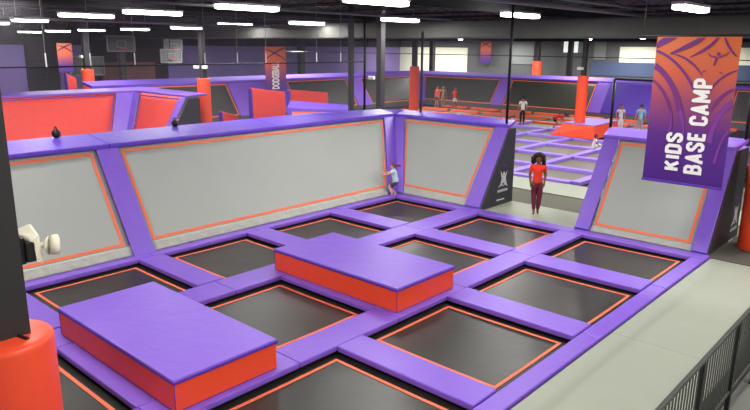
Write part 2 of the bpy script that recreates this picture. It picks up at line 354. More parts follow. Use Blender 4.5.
def block(x0, x1, y0, y1, label):
    t = thing('foam_block', label, 'foam block', ((x0 + x1) / 2, (y0 + y1) / 2, ZP + .006), 'red and purple foam blocks')
    z0, z1 = ZP + .008, .582
    bm = bmesh.new(); add_box(bm, x0, x1, y0, y1, z0, z1 - .06, bev=.012); sc_ = finish('side_cover', bm, M['red'], t)
    bm = bmesh.new(); add_box(bm, x0 - .012, x1 + .012, y0 - .012, y1 + .012, z1 - .058, z1, bev=.016); tc_ = finish('top_cover', bm, M['purple'], t)
    bm = bmesh.new(); add_box(bm, x0 - .016, x1 + .016, y0 - .016, y1 + .016, z1 - .066, z1 - .034, bev=.004); finish('piping', bm, M['purple_dark'], tc_)
    bm = bmesh.new()
    for x in (x0, x1): finish('corner_seam', tube((x, y0, z0), (x, y0, z1 - .06), .006, n=6), M['purple_dark'], sc_)
block(2.50, 5.87, -11.17, -9.54, 'near foam block with purple top and red sides, by the red column')
block(2.53, 5.83, -6.84, -5.17, 'far foam block with purple top and red sides, in the middle')

# walkway and platforms
struct('trim_15', box(8.87, 10.65, -24, .5, -.5, .055), M['sidepanel'])
for (a, b), d in zip([(-18, -11.6), (-11.6, -4.93), (-4.93, .42)], ['pale walkway mat nearest to the viewer', 'pale walkway mat in the middle, before the cross seam', 'pale walkway mat beyond the cross seam, reaching the right wall']):
    for s, (p, q) in enumerate(((8.87, 10.64),)):
        bm = bmesh.new(); add_box(bm, p, q, a + .002, b - .002, .056, .085, bev=.004)
        tag(finish('walkway_mat', bm, M['walk']), d, 'floor mat', 'pale walkway mats')
struct('floor_platform', box(-1.0, 16, .56, 5.8, -.5, .06), M['carpet'])
struct('floor_platform', box(10.66, 16, .3, .56, -.5, .06), M['carpet'])
for a, b, c, d, lb in ((2.76, 6.2, .57, 2.2, 'pale mat the woman is standing on'), (-1.0, 9.0, 4.0, 5.76, 'pale mat strip behind the woman, before the far court')):
    bm = bmesh.new(); add_box(bm, a, b, c, d, .061, .09, bev=.006)
    tag(finish('floor_mat', bm, M['walk']), lb, 'floor mat', 'pale mats in the passage')

# railing
t = thing('railing', 'grey metal railing with thin upright bars along the walkway', 'railing', (10.8, -8, -.5))
ZR = 1.08
bm = bmesh.new(); add_box(bm, 10.765, 10.815, -16, .5, ZR - .05, ZR, bev=.008); finish('top_rail', bm, M['rail'], t)
bm = bmesh.new(); add_box(bm, 10.775, 10.81, -16, .5, -.02, .025, bev=.004); finish('bottom_rail', bm, M['rail'], t)
for k in range(-6, 6):
    y = -7.08 + 1.57 * k
    if y > .6: break
    if y < -16: continue
    bm = bmesh.new(); add_box(bm, 10.765, 10.82, y - .035, y + .035, -.5, ZR - .05); add_box(bm, 10.74, 10.9, y - .08, y + .08, -.5, -.49); finish('post', bm, M['blackpole'], t)
nb = 0; y = -1.2; rest = bmesh.new(); ynear = []
ys = []
y = .4
while y > -16:
    if abs((y + 7.08) / 1.57 - round((y + 7.08) / 1.57)) * 1.57 > .05: ys.append(y)
    y -= .112
vis = [y for y in ys if -9.2 < y < -3.2]
for y in vis[-100:]:
    bm = tube((10.79, y, .02), (10.79, y, ZR - .05), .011, n=6); finish('baluster', bm, M['rail'], t)
bm = bmesh.new()
for y in ys:
    if y not in vis[-100:]: add_tube(bm, (10.79, y, .02), (10.79, y, ZR - .05), .011, n=6)
o = finish('baluster_row', bm, M['rail'], t); o['kind'] = 'stuff'

# ------------------------------------------------------------------ slanted walls
RUN, Z0, Z1 = 1.38, .12, 2.33
class Slope:
    """axis 'y': wall runs along y and leans towards -x ; axis 'x': wall runs along x and leans towards +y"""
    def __init__(s, axis, base, run=RUN, z0=Z0, z1=Z1): s.a, s.b, s.run, s.z0, s.z1 = axis, base, run, z0, z1; s.L = math.hypot(run, z1 - z0)
    def p(s, a, v, d=0.0):       # a along, v 0..1 up the slope, d out towards the court
        h = s.run * v - d * (s.z1 - s.z0) / s.L; z = s.z0 + (s.z1 - s.z0) * v + d * s.run / s.L
        return Vector((s.b - h, a, z)) if s.a == 'y' else Vector((a, s.b + h, z))
    def quad(s, bm, pts, d0, d1, bev=0.0): add_hull(bm, [s.p(a, v, d0) for a, v in pts], [s.p(a, v, d1) for a, v in pts], bev)
SL = Slope('y', -.42); SB = Slope('x', .55)
def wallbed(s, pts_b, label, m='greymat', lm='line', lw=.065, vlo=.10, group='slanted wall beds of the near court', skirt=True, ins=.07, vhi=.965):
    """pts_b = (a0 at bottom, a1 at bottom, a0 at top, a1 at top)"""
    b0, b1, t0, t1 = pts_b
    c = s.p((b0 + b1) / 2, 0)
    t = thing('angled_trampoline', label, 'trampoline', c, group)
    A = lambda v: (b0 + (t0 - b0) * v, b1 + (t1 - b1) * v)
    bm = bmesh.new(); nu, nv = 24, 8; G = {}
    for i in range(nu + 1):
        for j in range(nv + 1):
            v = j / nv; a0, a1 = A(v)
            G[i, j] = bm.verts.new(s.p(a0 + (a1 - a0) * i / nu, v, -.03 * math.sin(PI * v) * math.sin(PI * i / nu)))
    for i in range(nu):
        for j in range(nv): bm.faces.new((G[i, j], G[i + 1, j], G[i + 1, j + 1], G[i, j + 1]))
    r = bmesh.ops.extrude_face_region(bm, geom=bm.faces[:]); vs = [e for e in r['geom'] if isinstance(e, bmesh.types.BMVert)]
    bmesh.ops.translate(bm, vec=(s.p(0, 0, -.02) - s.p(0, 0, 0)), verts=vs)
    mt = finish('mat', bm, M[m], t, True)
    bm = bmesh.new(); vw = lw / s.L
    (l0, l1), (h0, h1) = A(vlo), A(vhi)
    if l0 > l1: sg = -1
    else: sg = 1
    i1, i2 = ins * sg, (ins + lw) * sg
    def q(P):
        n = 14
        (a, b, c, d) = P
        for k in range(n):
            f0, f1 = k / n, (k + 1) / n
            L_ = lambda P0, P1, f: (P0[0] + (P1[0] - P0[0]) * f, P0[1] + (P1[1] - P0[1]) * f)
            pts = [L_(a, b, f0), L_(a, b, f1), L_(d, c, f1), L_(d, c, f0)]
            def dd(pt):
                a0, a1 = A(pt[1]); return -.03 * math.sin(PI * pt[1]) * math.sin(PI * min(1, max(0, (pt[0] - a0) / (a1 - a0))))
            add_hull(bm, [s.p(x, v, dd((x, v)) + .002) for x, v in pts], [s.p(x, v, dd((x, v)) + .008) for x, v in pts])
    q([(l0 + i1, vlo), (l1 - i1, vlo), (l1 - i1, vlo + vw), (l0 + i1, vlo + vw)])
    q([(h0 + i1, vhi - vw), (h1 - i1, vhi - vw), (h1 - i1, vhi), (h0 + i1, vhi)])
    q([(l0 + i1, vlo + vw), (h0 + i1, vhi - vw), (h0 + i2, vhi - vw), (l0 + i2, vlo + vw)])
    q([(l1 - i2, vlo + vw), (h1 - i2, vhi - vw), (h1 - i1, vhi - vw), (l1 - i1, vlo + vw)])
    finish('border_line', bm, M[lm], mt)
    if skirt:
        bm = bmesh.new(); n = int(abs(b1 - b0) * 9); G = []
        random.seed(3)
        for i in range(n + 1):
            a = b0 + (b1 - b0) * i / n; row = []
            for j in range(6):
                v = j / 5 * (vlo - .012)
                row.append(bm.verts.new(s.p(a, v, .02 + .016 * math.sin(i * 1.7 + j * .9) * (1 - j / 6) + random.uniform(-.006, .006))))
            G.append(row)
        for x, y in zip(G, G[1:]):
            for j in range(5): bm.faces.new((x[j], y[j], y[j + 1], x[j + 1]))
        r = bmesh.ops.extrude_face_region(bm, geom=bm.faces[:]); vs = [e for e in r['geom'] if isinstance(e, bmesh.types.BMVert)]
        bmesh.ops.translate(bm, vec=(s.p(0, 0, -.008) - s.p(0, 0, 0)), verts=vs)
        finish('skirt', bm, M['skirt'], t, True)
    return t
wallbed(SL, (-14.6, -8.41, -14.6, -8.41), 'grey slanted wall bed at the left edge, behind the black column', ins=.1)
wallbed(SL, (-7.9, .08, -7.9, 1.36), 'longest grey slanted wall bed, running to the corner', ins=.06)
wallbed(SB, (-.3, 2.16, -1.3, 2.2), 'grey slanted wall bed right of the corner with the climbing child')
wallbed(SB, (5.98, 8.41, 5.98, 8.41), 'grey slanted wall bed behind the hanging banner', vlo=.07, ins=.06)
def slat(s, P, label, m='purple', d=.07, group='purple pads on the slanted walls', d0=.0, name='wall_pad'):
    bm = bmesh.new(); s.quad(bm, P, d0, d, bev=.018)
    return tag(finish(name, bm, M[m]), label, 'pad', group)
slat(SL, [(-8.41, -.035), (-7.9, -.035), (-7.9, .985), (-8.41, .985)], 'slanted purple pad between the two grey beds of the long wall')
slat(SB, [(2.16, .0), (2.68, .0), (2.68, .985), (2.22, .985)], 'slanted purple pad left of the dark side panel with the white emblem')
slat(SB, [(5.58, .0), (5.97, .0), (5.97, .985), (5.58, .985)], 'slanted purple pad left of the wall bed behind the banner')
slat(SB, [(8.42, .0), (8.76, .0), (8.76, .985), (8.42, .985)], 'slanted purple pad right of the wall bed behind the banner')
# corner pad: folds round the valley between both walls
def corner_pad(SLx, SBx, off0, off1, label, sgn=1, name='corner_pad', group='purple pads on the slanted walls', m='purple'):
    bm = bmesh.new()
    def val(v, d):  # valley point
        a = SLx.p(0, v, d); b = SBx.p(0, v, d); return Vector((a.x, b.y, a.z))
    rings = []
    for v in (0.0, .25, .5, .75, .985):
        o0 = off0[0] + (off0[1] - off0[0]) * v; o1 = off1[0] + (off1[1] - off1[0]) * v
        y0 = val(v, 0).y - o0; x1 = val(v, 0).x + o1
        rings.append([SLx.p(y0, v, .06), val(v, .06), SBx.p(x1, v, .06), SBx.p(x1, v, 0), val(v, 0), SLx.p(y0, v, 0)])
    R_ = [[bm.verts.new(p) for p in r] for r in rings]
    for a, b in zip(R_, R_[1:]):
        for i in range(6): bm.faces.new((a[i], a[(i + 1) % 6], b[(i + 1) % 6], b[i]))
    bm.faces.new(R_[0][::-1]); bm.faces.new(R_[-1])
    return tag(finish(name, bm, M[m]), label, 'pad', group)
corner_pad(SL, SB, (.46, .56), (.26, .46), 'purple pad folded into the corner behind the climbing child')

# decks on top of the slanted walls
def deck(outline, label, z_front=2.42, z_back=2.49, front=None, m='purple', th=.1, group='purple pads on top of the walls'):
    """outline: (x, y, is_front)"""
    bm = bmesh.new()
    up = [Vector((x, y, z_front if f else z_back)) for x, y, f in outline]
    lo = [p - Vector((0, 0, th)) for p in up]
    add_hull(bm, lo, up, .02)
    return tag(finish('deck_pad', bm, M[m]), label, 'pad', group)
fx, fy = -1.73, 1.86
ZB = 2.55
deck([(fx, -14.6, 1), (fx, -8.1, 1), (-2.85, -8.1, 0), (-2.85, -14.6, 0)], 'flat purple pad on top of the long wall, at the left edge', z_back=ZB, m='deckp')
deck([(fx, -8.09, 1), (fx, -3.2, 1), (-2.85, -3.2, 0), (-2.85, -8.09, 0)], 'flat purple pad on top of the long wall, left of the middle', z_back=ZB, m='deckp')
deck([(fx, -3.19, 1), (fx, fy, 1), (-1.6, 2.24, 0), (-2.3, 1.75, 0), (-2.85, -.6, 0), (-2.85, -3.19, 0)], 'flat purple pad on top of the long wall, next to the corner', z_back=ZB, m='deckp')
deck([(fx + .01, fy, 1), (2.72, fy, 1), (2.72, 2.2, 0), (-1.59, 2.25, 0)], 'flat purple pad on top of the back wall, right of the corner', z_back=ZB, m='deckp')
deck([(5.55, fy, 1), (8.76, fy, 1), (8.76, 2.9, 0), (5.28, 2.9, 0)], 'flat purple pad on top of the right wall behind the banner', z_back=2.52)
# solid cores behind the slopes
def core(name, pts_lo, pts_hi, label):
    bm = bmesh.new(); add_hull(bm, pts_lo, pts_hi); return tag(finish(name, bm, M['underside']), label, 'frame')
bm = bmesh.new()
add_hull(bm, [(-.45, -14.6, -.5), (-.45, .5, -.5), (-3.2, .5, -.5), (-3.2, -14.6, -.5)], [(-1.9, -14.6, 2.31), (-1.9, .5, 2.31), (-3.2, .5, 2.31), (-3.2, -14.6, 2.31)])
tag(finish('support_platform', bm, M['underside']), 'black support behind the long slanted wall', 'platform')

# side panels: triangles in black vinyl with a pale emblem
def side_panel(x, label, yb, sx, t=.05, ec=(1.62, .82)):
    th = thing('side_panel', label, 'panel', (x, .6, .09), 'black side panels of the slanted walls')
    bm = bmesh.new()
    pts = [(.50, .095), (yb, .095), (yb, 2.32), (1.86, 2.32)]
    add_hull(bm, [(x, y, z) for y, z in pts], [(x + t, y, z) for y, z in pts], .006)
    th = finish('panel_cover', bm, M['sidepanel'], th)
    # emblem: a leaping figure over two words
    X = x + t + .004
    def poly(pp, m, nm):
        b = bmesh.new(); add_hull(b, [(X - .003, sx * 0 + y, z) for y, z in pp], [(X + .003, y, z) for y, z in pp]); return b
    cy, cz = ec
    S_ = .9
    b = bmesh.new()
    def pg(pp):
        add_hull(b, [(X - .003, cy + y * S_, cz + z * S_) for y, z in pp], [(X + .003, cy + y * S_, cz + z * S_) for y, z in pp])
    pg([(-.30, -.22), (-.16, -.12), (-.10, .06), (-.20, .34), (-.02, .14), (.08, .14), (.22, .30), (.14, .06), (.20, -.10), (.28, -.24), (.12, -.16), (.0, -.20), (-.12, -.16)])
    pg([(-.04, .17), (.0, .15), (.06, .15), (.09, .2), (.06, .27), (-.01, .27)])
    finish('emblem', b, M['print_pale'], th)
    b = bmesh.new()
    def pl(pp):
        add_hull(b, [(X - .004, cy + y * S_, cz + z * S_) for y, z in pp], [(X + .004, cy + y * S_, cz + z * S_) for y, z in pp])
    for k in range(6):
        a = -.32 + k * .105
        pl([(a, -.30), (a + .07, -.30), (a + .08, -.38), (a + .01, -.38)])
    pl([(-.36, -.63), (-.30, -.60), (-.25, -.63), (-.30, -.68)])
    pl([(-.24, -.62), (.12, -.62), (.12, -.655), (-.24, -.655)])
    finish('lettering', b, M['print_pale'], th)
    b = bmesh.new()
    add_hull(b, [(X - .004, cy - .1, cz + .50), (X - .004, cy + .14, cz + .46), (X - .004, cy + .14, cz + .40), (X - .004, cy - .1, cz + .46)], [(X + .004, cy - .1, cz + .50), (X + .004, cy + .14, cz + .46), (X + .004, cy + .14, cz + .40), (X + .004, cy - .1, cz + .46)])
    add_hull(b, [(X - .0, cy - .1, cz - .1), (X - .0, cy + .06, cz - .08), (X - .0, cy + .04, cz - .16)], [(X + .006, cy - .1, cz - .1), (X + .006, cy + .06, cz - .08), (X + .006, cy + .04, cz - .16)])
    finish('emblem_accent', b, M['print_v'], th)  # violet printed marks on the emblem
side_panel(2.69, 'dark side panel with white emblem, left of the woman', 2.2, 1)
side_panel(8.74, 'dark side panel with white emblem, left of the tall red padded column', 2.9, 1, ec=(2.45, .66))
bm = bmesh.new(); add_hull(bm, [(5.57, .6, .095), (5.57, 2.0, .095), (5.57, 2.0, 2.3)], [(5.53, .6, .095), (5.53, 2.0, .095), (5.53, 2.0, 2.3)])
tag(finish('side_panel', bm, M['sidepanel']), 'dark side panel turned away, on the right of the woman', 'panel')

# ------------------------------------------------------------------ columns
def column(x, y, w, pad_r, pad_z0, pad_z1, label, boxes=(), base=None, zb=-.5, n=40, m='red'):
    t = thing('padded_column' if pad_r else 'steel_column', label, 'column', (x, y, zb), 'building columns')
    bm = bmesh.new(); add_box(bm, x - w / 2, x + w / 2, y - w / 2, y + w / 2, zb, ZC, bev=.01); finish('shaft', bm, M['black'], t)
    if pad_r:
        bm = bmesh.new(); r = pad_r
        add_lathe(bm, [(r, pad_z0), (r, pad_z0 + .02)] + [(r * f, pad_z1 - h) for f, h in ((1.0, .07), (.985, .03), (.95, .008), (.8, -.012), (w / 2 / r * 1.1, -.03))], (x, y, 0), n)
        rp_ = finish('round_pad', bm, M[m], t, True)
        bm = bmesh.new(); 
        for a in (0.35, -1.25):
            c, s_ = math.cos(a), math.sin(a)
            add_tube(bm, (x + c * w * .5, y + s_ * w * .5, pad_z1 + .03), (x + c * r * .72, y + s_ * r * .72, pad_z1 + .02), .022, n=6)
        finish('strap', bm, M['darkplastic'], rp_)
    for (dx, dy, z) in boxes:
        bm = bmesh.new(); add_box(bm, x + dx - .16, x + dx + .16, y + dy - .06, y + dy + .06, z - .07, z + .07, bev=.02); finish('emergency_light', bm, M['white'], t)
    return t
# near column, bottom left
column(5.735, -12.93, .38, .455, .126, 1.74, 'black square column with a round red pad, near the left edge', zb=-.5)
column(9.42, 2.02, .3, .40, .07, 3.3, 'tall red padded column beside the right side panel, at the right edge')
column(-13.9, 2.45, .24, .30, -.4, 3.1, 'column with a tall narrow orange pad, above the middle of the long wall', ((-.15, -.25, 3.62), (.3, -.1, 3.62)))
column(-24.9, 2.05, .3, .34, -.4, 3.2, 'far column with a short orange pad between the far banner and the hoops', ((-.1, -.25, 3.9),))
column(-15.7, 20.2, .28, .33, -.4, 3.3, 'tall orange padded column left of the two players in red')
column(-2.25, 17.2, .22, .27, .9, 3.25, 'orange padded column standing in the red block on the far court', ((-.1, -.2, 3.62),))
column(-17.6, 40.5, .4, .42, -.4, 3.4, 'farthest column with an orange pad above the far wall')
column(-6.42, 6.38, .27, 0, 0, 0, 'thick unpadded black column behind the corner', ((-.25, -.3, 3.3),))
column(-8.8, 7.0, .2, 0, 0, 0, 'thinner unpadded black column left of the thick one')
column(-30.5, 7.0, .4, 0, 0, 0, 'dark column among the basketball hoops')
column(-24, 33, .4, 0, 0, 0, 'dark column in front of the cream wall')
column(-11, 24.5 + 9, .35, 0, 0, 0, 'dark column in front of the bright far window')
column(-31.5, 24, .5, 0, 0, 0, 'dark column against the purple wall right of the dodgeball banner')

# emergency light on the near column
t = thing('emergency_light', 'ivory twin-part emergency light fixed to the near black column', 'emergency light', (5.72, -12.76, 2.66))
EZ = -.195
bm = bmesh.new(); add_box(bm, 5.74, 5.90, -12.74, -12.69, 2.68 + EZ, 2.96 + EZ, bev=.01); add_box(bm, 5.78, 5.94, -12.70, -12.60, 2.70 + EZ, 2.92 + EZ, bev=.015); add_tube(bm, (5.86, -12.70, 2.74 + EZ), (5.92, -12.58, 2.72 + EZ), .025, n=8); finish('bracket', bm, M['darkplastic'], t)
bm = bmesh.new(); add_hull(bm, [(5.76, -12.61, 2.74 + EZ), (5.94, -12.62, 2.68 + EZ), (5.94, -12.53, 2.66 + EZ), (5.78, -12.54, 2.74 + EZ)], [(5.72, -12.78, 3.00 + EZ), (5.94, -12.66, 2.95 + EZ), (5.94, -12.56, 2.97 + EZ), (5.74, -12.56, 3.06 + EZ)], .022); hs = finish('housing', bm, M['ivory'], t)
finish('neck', tube((5.88, -12.57, 2.84 + EZ), (5.92, -12.48, 2.84 + EZ), .03, n=12), M['ivory'], hs, True)
bm = bmesh.new(); add_tube(bm, (5.90, -12.50, 2.84 + EZ), (5.93, -12.47, 2.84 + EZ), .055, .10, n=24); add_tube(bm, (5.93, -12.47, 2.84 + EZ), (5.955, -12.39, 2.835 + EZ), .10, .105, n=24); lh = finish('lamp_head', bm, M['ivory'], t, True)
finish('lamp_lens', tube((5.955, -12.391, 2.835 + EZ), (5.962, -12.375, 2.835 + EZ), .092, .07, n=24), M['glass_l'], lh, True)

# ------------------------------------------------------------------ net frame on the decks
def pole(x, y, z0, z1, label, r=.04):
    bm = tube((x, y, z0), (x, y, z1), r, n=10); return tag(finish('net_pole', bm, M['blackpole'], None, True), label, 'pole', 'black net poles')
pole(-2.55, 1.25, 2.5, 5.5, 'black net pole on the corner of the wall top')
pole(-.85, 2.16, 2.49, 5.1, 'black net pole behind the corner, beside the orange column')
pole(2.55, 1.95, 2.44, ZC, 'tall black net pole at the right end of the back wall')
pole(5.33, 2.8, 2.5, 3.82, 'short black net pole behind the banner')
pole(8.7, 2.8, 2.5, 3.82, 'short black net pole at the right end of the right wall')
tag(finish('net_rail', tube((5.33, 2.8, 3.82), (8.7, 2.8, 3.82), .03, n=8), M['blackpole']), 'black top rail joining the short net poles behind the banner', 'rail')
tag(finish('net_cable', tube((-2.8, -14.6, 4.12), (-2.6, 1.25, 4.12), .018, n=6), M['blackpole']), 'black cable stretched above the long wall', 'cable', 'net cables')
tag(finish('net_cable', tube((-24, 16, 4.2), (6, 15.2, 4.2), .02, n=6), M['blackpole']), 'thin dark cable stretched in front of the far wall', 'cable', 'net cables')
for k, y in enumerate((-8.9, -7.9, -6.8, -4.8, -3.75, -2.75, -.75, .3)):
    lb = ['leftmost', 'second from the left', 'third from the left', 'fourth, beside the tall orange pad', 'fifth from the left', 'sixth, left of the dodgeball banner', 'seventh, right of the dodgeball banner', 'eighth, next to the corner pole'][k]
    t = thing('hanging_wire', 'thin hanging wire with pale clamp, %s above the long wall' % lb, 'wire', (-2.72, y, 4.12), 'wires holding the net cable')
    wr_ = finish('wire', tube((-2.72, y, 4.12), (-2.72, y, ZC), .007, n=5), M['conduit'], t)
    finish('clamp', tube((-2.72, y, 4.12), (-2.72, y, 4.42), .016, n=6), M['white'], wr_)
def net(p, q, z0, z1, label):
    p, q = Vector(p), Vector(q); bm = bmesh.new()
    vs = [bm.verts.new((p.x, p.y, z0)), bm.verts.new((q.x, q.y, z0)), bm.verts.new((q.x, q.y, z1)), bm.verts.new((p.x, p.y, z1))]
    bm.faces.new(vs); return tag(finish('safety_net', bm, M['net']), label, 'net', 'safety nets')
net((-2.83, -14.6), (-2.63, 1.25), 2.56, 5.5, 'haze-pale safety net hanging above the long wall')
net((-2.5, 1.35), (2.6, 2.05), 2.6, 5.2, 'haze-pale safety net hanging behind the back wall')
net((5.33, 2.84), (8.7, 2.84), 2.53, 3.8, 'haze-pale safety net behind the banner')

# ------------------------------------------------------------------ banners
FONT = None
def text_mesh(name, body, size, ext, m, parent, mw_, sx=1.0, sy=1.0, off=0.0):
    c = bpy.data.curves.new(name, 'FONT'); c.body = body; c.size = size; c.extrude = ext; c.offset = off; c.resolution_u = 3; c.space_character = 1.0
    tmp = bpy.data.objects.new(name, c); COL.objects.link(tmp)
    bpy.context.view_layer.update()
    me = bpy.data.meshes.new_from_object(tmp.evaluated_get(bpy.context.evaluated_depsgraph_get()))
    bpy.data.objects.remove(tmp); bpy.data.curves.remove(c)
    x0 = min(v.co.x for v in me.vertices); x1 = max(v.co.x for v in me.vertices); y0 = min(v.co.y for v in me.vertices); y1 = max(v.co.y for v in me.vertices)
    # normalise to a 1 x 1 box then place
    for v in me.vertices: v.co = Vector(((v.co.x - x0) / (x1 - x0) * sx, (v.co.y - y0) / (y1 - y0) * sy, v.co.z))
    me.transform(mw_)
    me.materials.clear(); me.materials.append(m)
    o = bpy.data.objects.new(name, me); COL.objects.link(o)
    if parent: o.parent = parent
    return o
def clipband(pts, w, W, H, y0, bm, th=.003, holes=()):
    """a curved band following pts (u,v) of half-width w, clipped to the banner, built as short quads"""
    for k in range(len(pts) - 1):
        (u0, v0, a), (u1, v1, b) = pts[k], pts[k + 1]
        du, dv = u1 - u0, v1 - v0; L = math.hypot(du, dv) or 1; nx, ny = -dv / L, du / L
        q = [(u0 + nx * a, v0 + ny * a), (u1 + nx * b, v1 + ny * b), (u1 - nx * b, v1 - ny * b), (u0 - nx * a, v0 - ny * a)]
        q = [(min(max(x, 0.01), W - .01), min(max(y, .02), H - .02)) for x, y in q]
        ar = sum(q[i][0] * q[(i + 1) % 4][1] - q[(i + 1) % 4][0] * q[i][1] for i in range(4))
        if abs(ar) < 1e-5: continue
        vs = [bm.verts.new((x, y0, y)) for x, y in q]
        try: bm.faces.new(vs)
        except ValueError: pass
def arc(cx, cy, rx, ry, a0, a1, w0, w1, n=28):
    return [(cx + rx * math.cos(math.radians(a0 + (a1 - a0) * k / n)), cy + ry * math.sin(math.radians(a0 + (a1 - a0) * k / n)), (w0 + (w1 - w0) * math.sin(PI * k / n))) for k in range(n + 1)]
def bez(p0, p1, p2, w0, w1, n=24):
    return [((1 - t) ** 2 * p0[0] + 2 * t * (1 - t) * p1[0] + t * t * p2[0], (1 - t) ** 2 * p0[1] + 2 * t * (1 - t) * p1[1] + t * t * p2[1], w0 + (w1 - w0) * math.sin(PI * t)) for t in [k / n for k in range(n + 1)]]
O = (rgb(238, 118, 42)); 
BW, BH = 1.60, 3.0
bt = thing('hanging_banner', 'big orange and purple banner reading KIDS BASE CAMP', 'banner', (7.55, -.6, 1.88))
bmt = banner_material(BH, 'printed_banner_cloth', [(0.0, rgb(74, 30, 128)), (.34, rgb(88, 40, 130)), (.56, rgb(146, 66, 102)), (.76, rgb(204, 92, 60)), (1.0, rgb(224, 112, 50))])
bm = bmesh.new(); n = 24
G = [[bm.verts.new((BW * i / 12, .012 * math.sin(i * .55) * (1 - j / n) + yy, BH * j / n)) for i in range(13)] for j in range(n + 1) for yy in (0.0,)]
for j in range(n):
    for i in range(12): bm.faces.new((G[j][i], G[j][i + 1], G[j + 1][i + 1], G[j + 1][i]))
r = bmesh.ops.extrude_face_region(bm, geom=bm.faces[:]); vs = [e for e in r['geom'] if isinstance(e, bmesh.types.BMVert)]
bmesh.ops.translate(bm, vec=(0, .008, 0), verts=vs)
def local(o): o.parent = bt; return o
def onc(o): o.parent = cloth; return o
o = finish('banner_cloth', bm, bmt); local(o); cloth = o
def swoosh(name, p, m):
    bm = bmesh.new(); clipband(p, 0, BW, BH, -.0165, bm)
    r = bmesh.ops.extrude_face_region(bm, geom=bm.faces[:]); vs = [e for e in r['geom'] if isinstance(e, bmesh.types.BMVert)]
    bmesh.ops.translate(bm, vec=(0, .002, 0), verts=vs); bmesh.ops.remove_doubles(bm, verts=bm.verts[:], dist=1e-5)
    onc(finish(name, bm, M[m]))
for p in (bez((-.05, 2.78), (.25, 2.98), (.42, 3.05), .05, .07), bez((.30, 2.66), (.75, 2.85), (1.0, 3.05), .012, .05), bez((.70, 2.60), (1.1, 2.8), (1.22, 3.05), .008, .03),
          bez((1.28, 3.02), (1.36, 2.8), (1.55, 2.62), .012, .02), bez((0, 2.72), (.5, 2.55), (.85, 1.95), .03, .025), bez((.30, 2.66), (.7, 2.62), (.98, 2.22), .008, .022),
          bez((0, 2.42), (.45, 2.15), (.62, 1.5), .06, .05), bez((0, 2.12), (.3, 1.9), (.42, 1.5), .02, .03), bez((1.6, 2.36), (1.25, 2.25), (1.05, 1.75), .012, .02), bez((1.6, 2.0), (1.35, 1.9), (1.2, 1.55), .02, .03)):
    swoosh('printed_swoosh', p, 'print_p')
for p in (bez((.62, 1.5), (.8, 1.1), (.72, .6), .05, .02), bez((1.6, 1.75), (1.3, 1.5), (1.25, .9), .06, .04), bez((1.6, 1.2), (1.45, 1.0), (1.4, .5), .03, .02), bez((.42, 1.5), (.5, 1.3), (.45, 1.05), .03, .02)):
    swoosh('faded_swoosh', p, 'print_l')
# small jumping figure
bm = bmesh.new()
cx, cy = 1.22, 2.58
for p in (((cx - .02, cy + .02, .02), (cx - .06, cy - .14, .014)), ((cx + .01, cy + .02, .016), (cx + .14, cy + .07, .01)), ((cx + .14, cy + .07, .01), (cx + .19, cy + .13, .008)), ((cx - .03, cy + .02, .016), (cx - .14, cy + .04, .01)), ((cx - .14, cy + .04, .01), (cx - .19, cy + .10, .008)),
          ((cx - .2, cy - .24, .012), (cx - .26, cy - .28, .006)), ((cx + .06, cy - .26, .012), (cx + .13, cy - .30, .006))):
    clipband(list(p), 0, BW, BH, -.0165, bm)
vs = [bm.verts.new((cx + .035 * math.cos(a * PI / 6), -.0165, cy + .085 + .035 * math.sin(a * PI / 6))) for a in range(12)]; bm.faces.new(vs)
r = bmesh.ops.extrude_face_region(bm, geom=bm.faces[:]); vs = [e for e in r['geom'] if isinstance(e, bmesh.types.BMVert)]
bmesh.ops.translate(bm, vec=(0, .002, 0), verts=vs)
onc(finish('printed_figure', bm, M['print_p']))
# lettering runs up the banner: local x -> +z, local y -> -x
def upm(u, v): return Matrix(((0, -1, 0, u), (0, 0, -1, -.019), (1, 0, 0, v), (0, 0, 0, 1)))
GL = {'K': [[(0, 0), (0, 1)], [(.05, .42), (.5, 1)], [(.2, .6), (.52, 0)]], 'I': [[(0, 0), (0, 1)]], 'D': [[(0, 0), (0, 1), (.3, 1), (.46, .86), (.46, .14), (.3, 0), (0, 0)]],
      'S': [[(.46, .72), (.46, .88), (.34, 1), (.12, 1), (0, .88), (0, .68), (.46, .34), (.46, .12), (.34, 0), (.12, 0), (0, .12), (0, .28)]],
      'B': [[(0, 0), (0, 1), (.32, 1), (.44, .9), (.44, .64), (.32, .53), (0, .53)], [(.32, .53), (.48, .42), (.48, .12), (.34, 0), (0, 0)]],
      'A': [[(0, 0), (.25, 1), (.5, 0)], [(.1, .28), (.4, .28)]], 'E': [[(.42, 0), (0, 0), (0, 1), (.42, 1)], [(0, .52), (.36, .52)]],
      'C': [[(.46, .7), (.46, .88), (.34, 1), (.12, 1), (0, .88), (0, .12), (.12, 0), (.34, 0), (.46, .12), (.46, .3)]],
      'M': [[(0, 0), (0, 1), (.33, .2), (.66, 1), (.66, 0)]], 'P': [[(0, 0), (0, 1), (.32, 1), (.46, .88), (.46, .56), (.32, .45), (0, .45)]]}
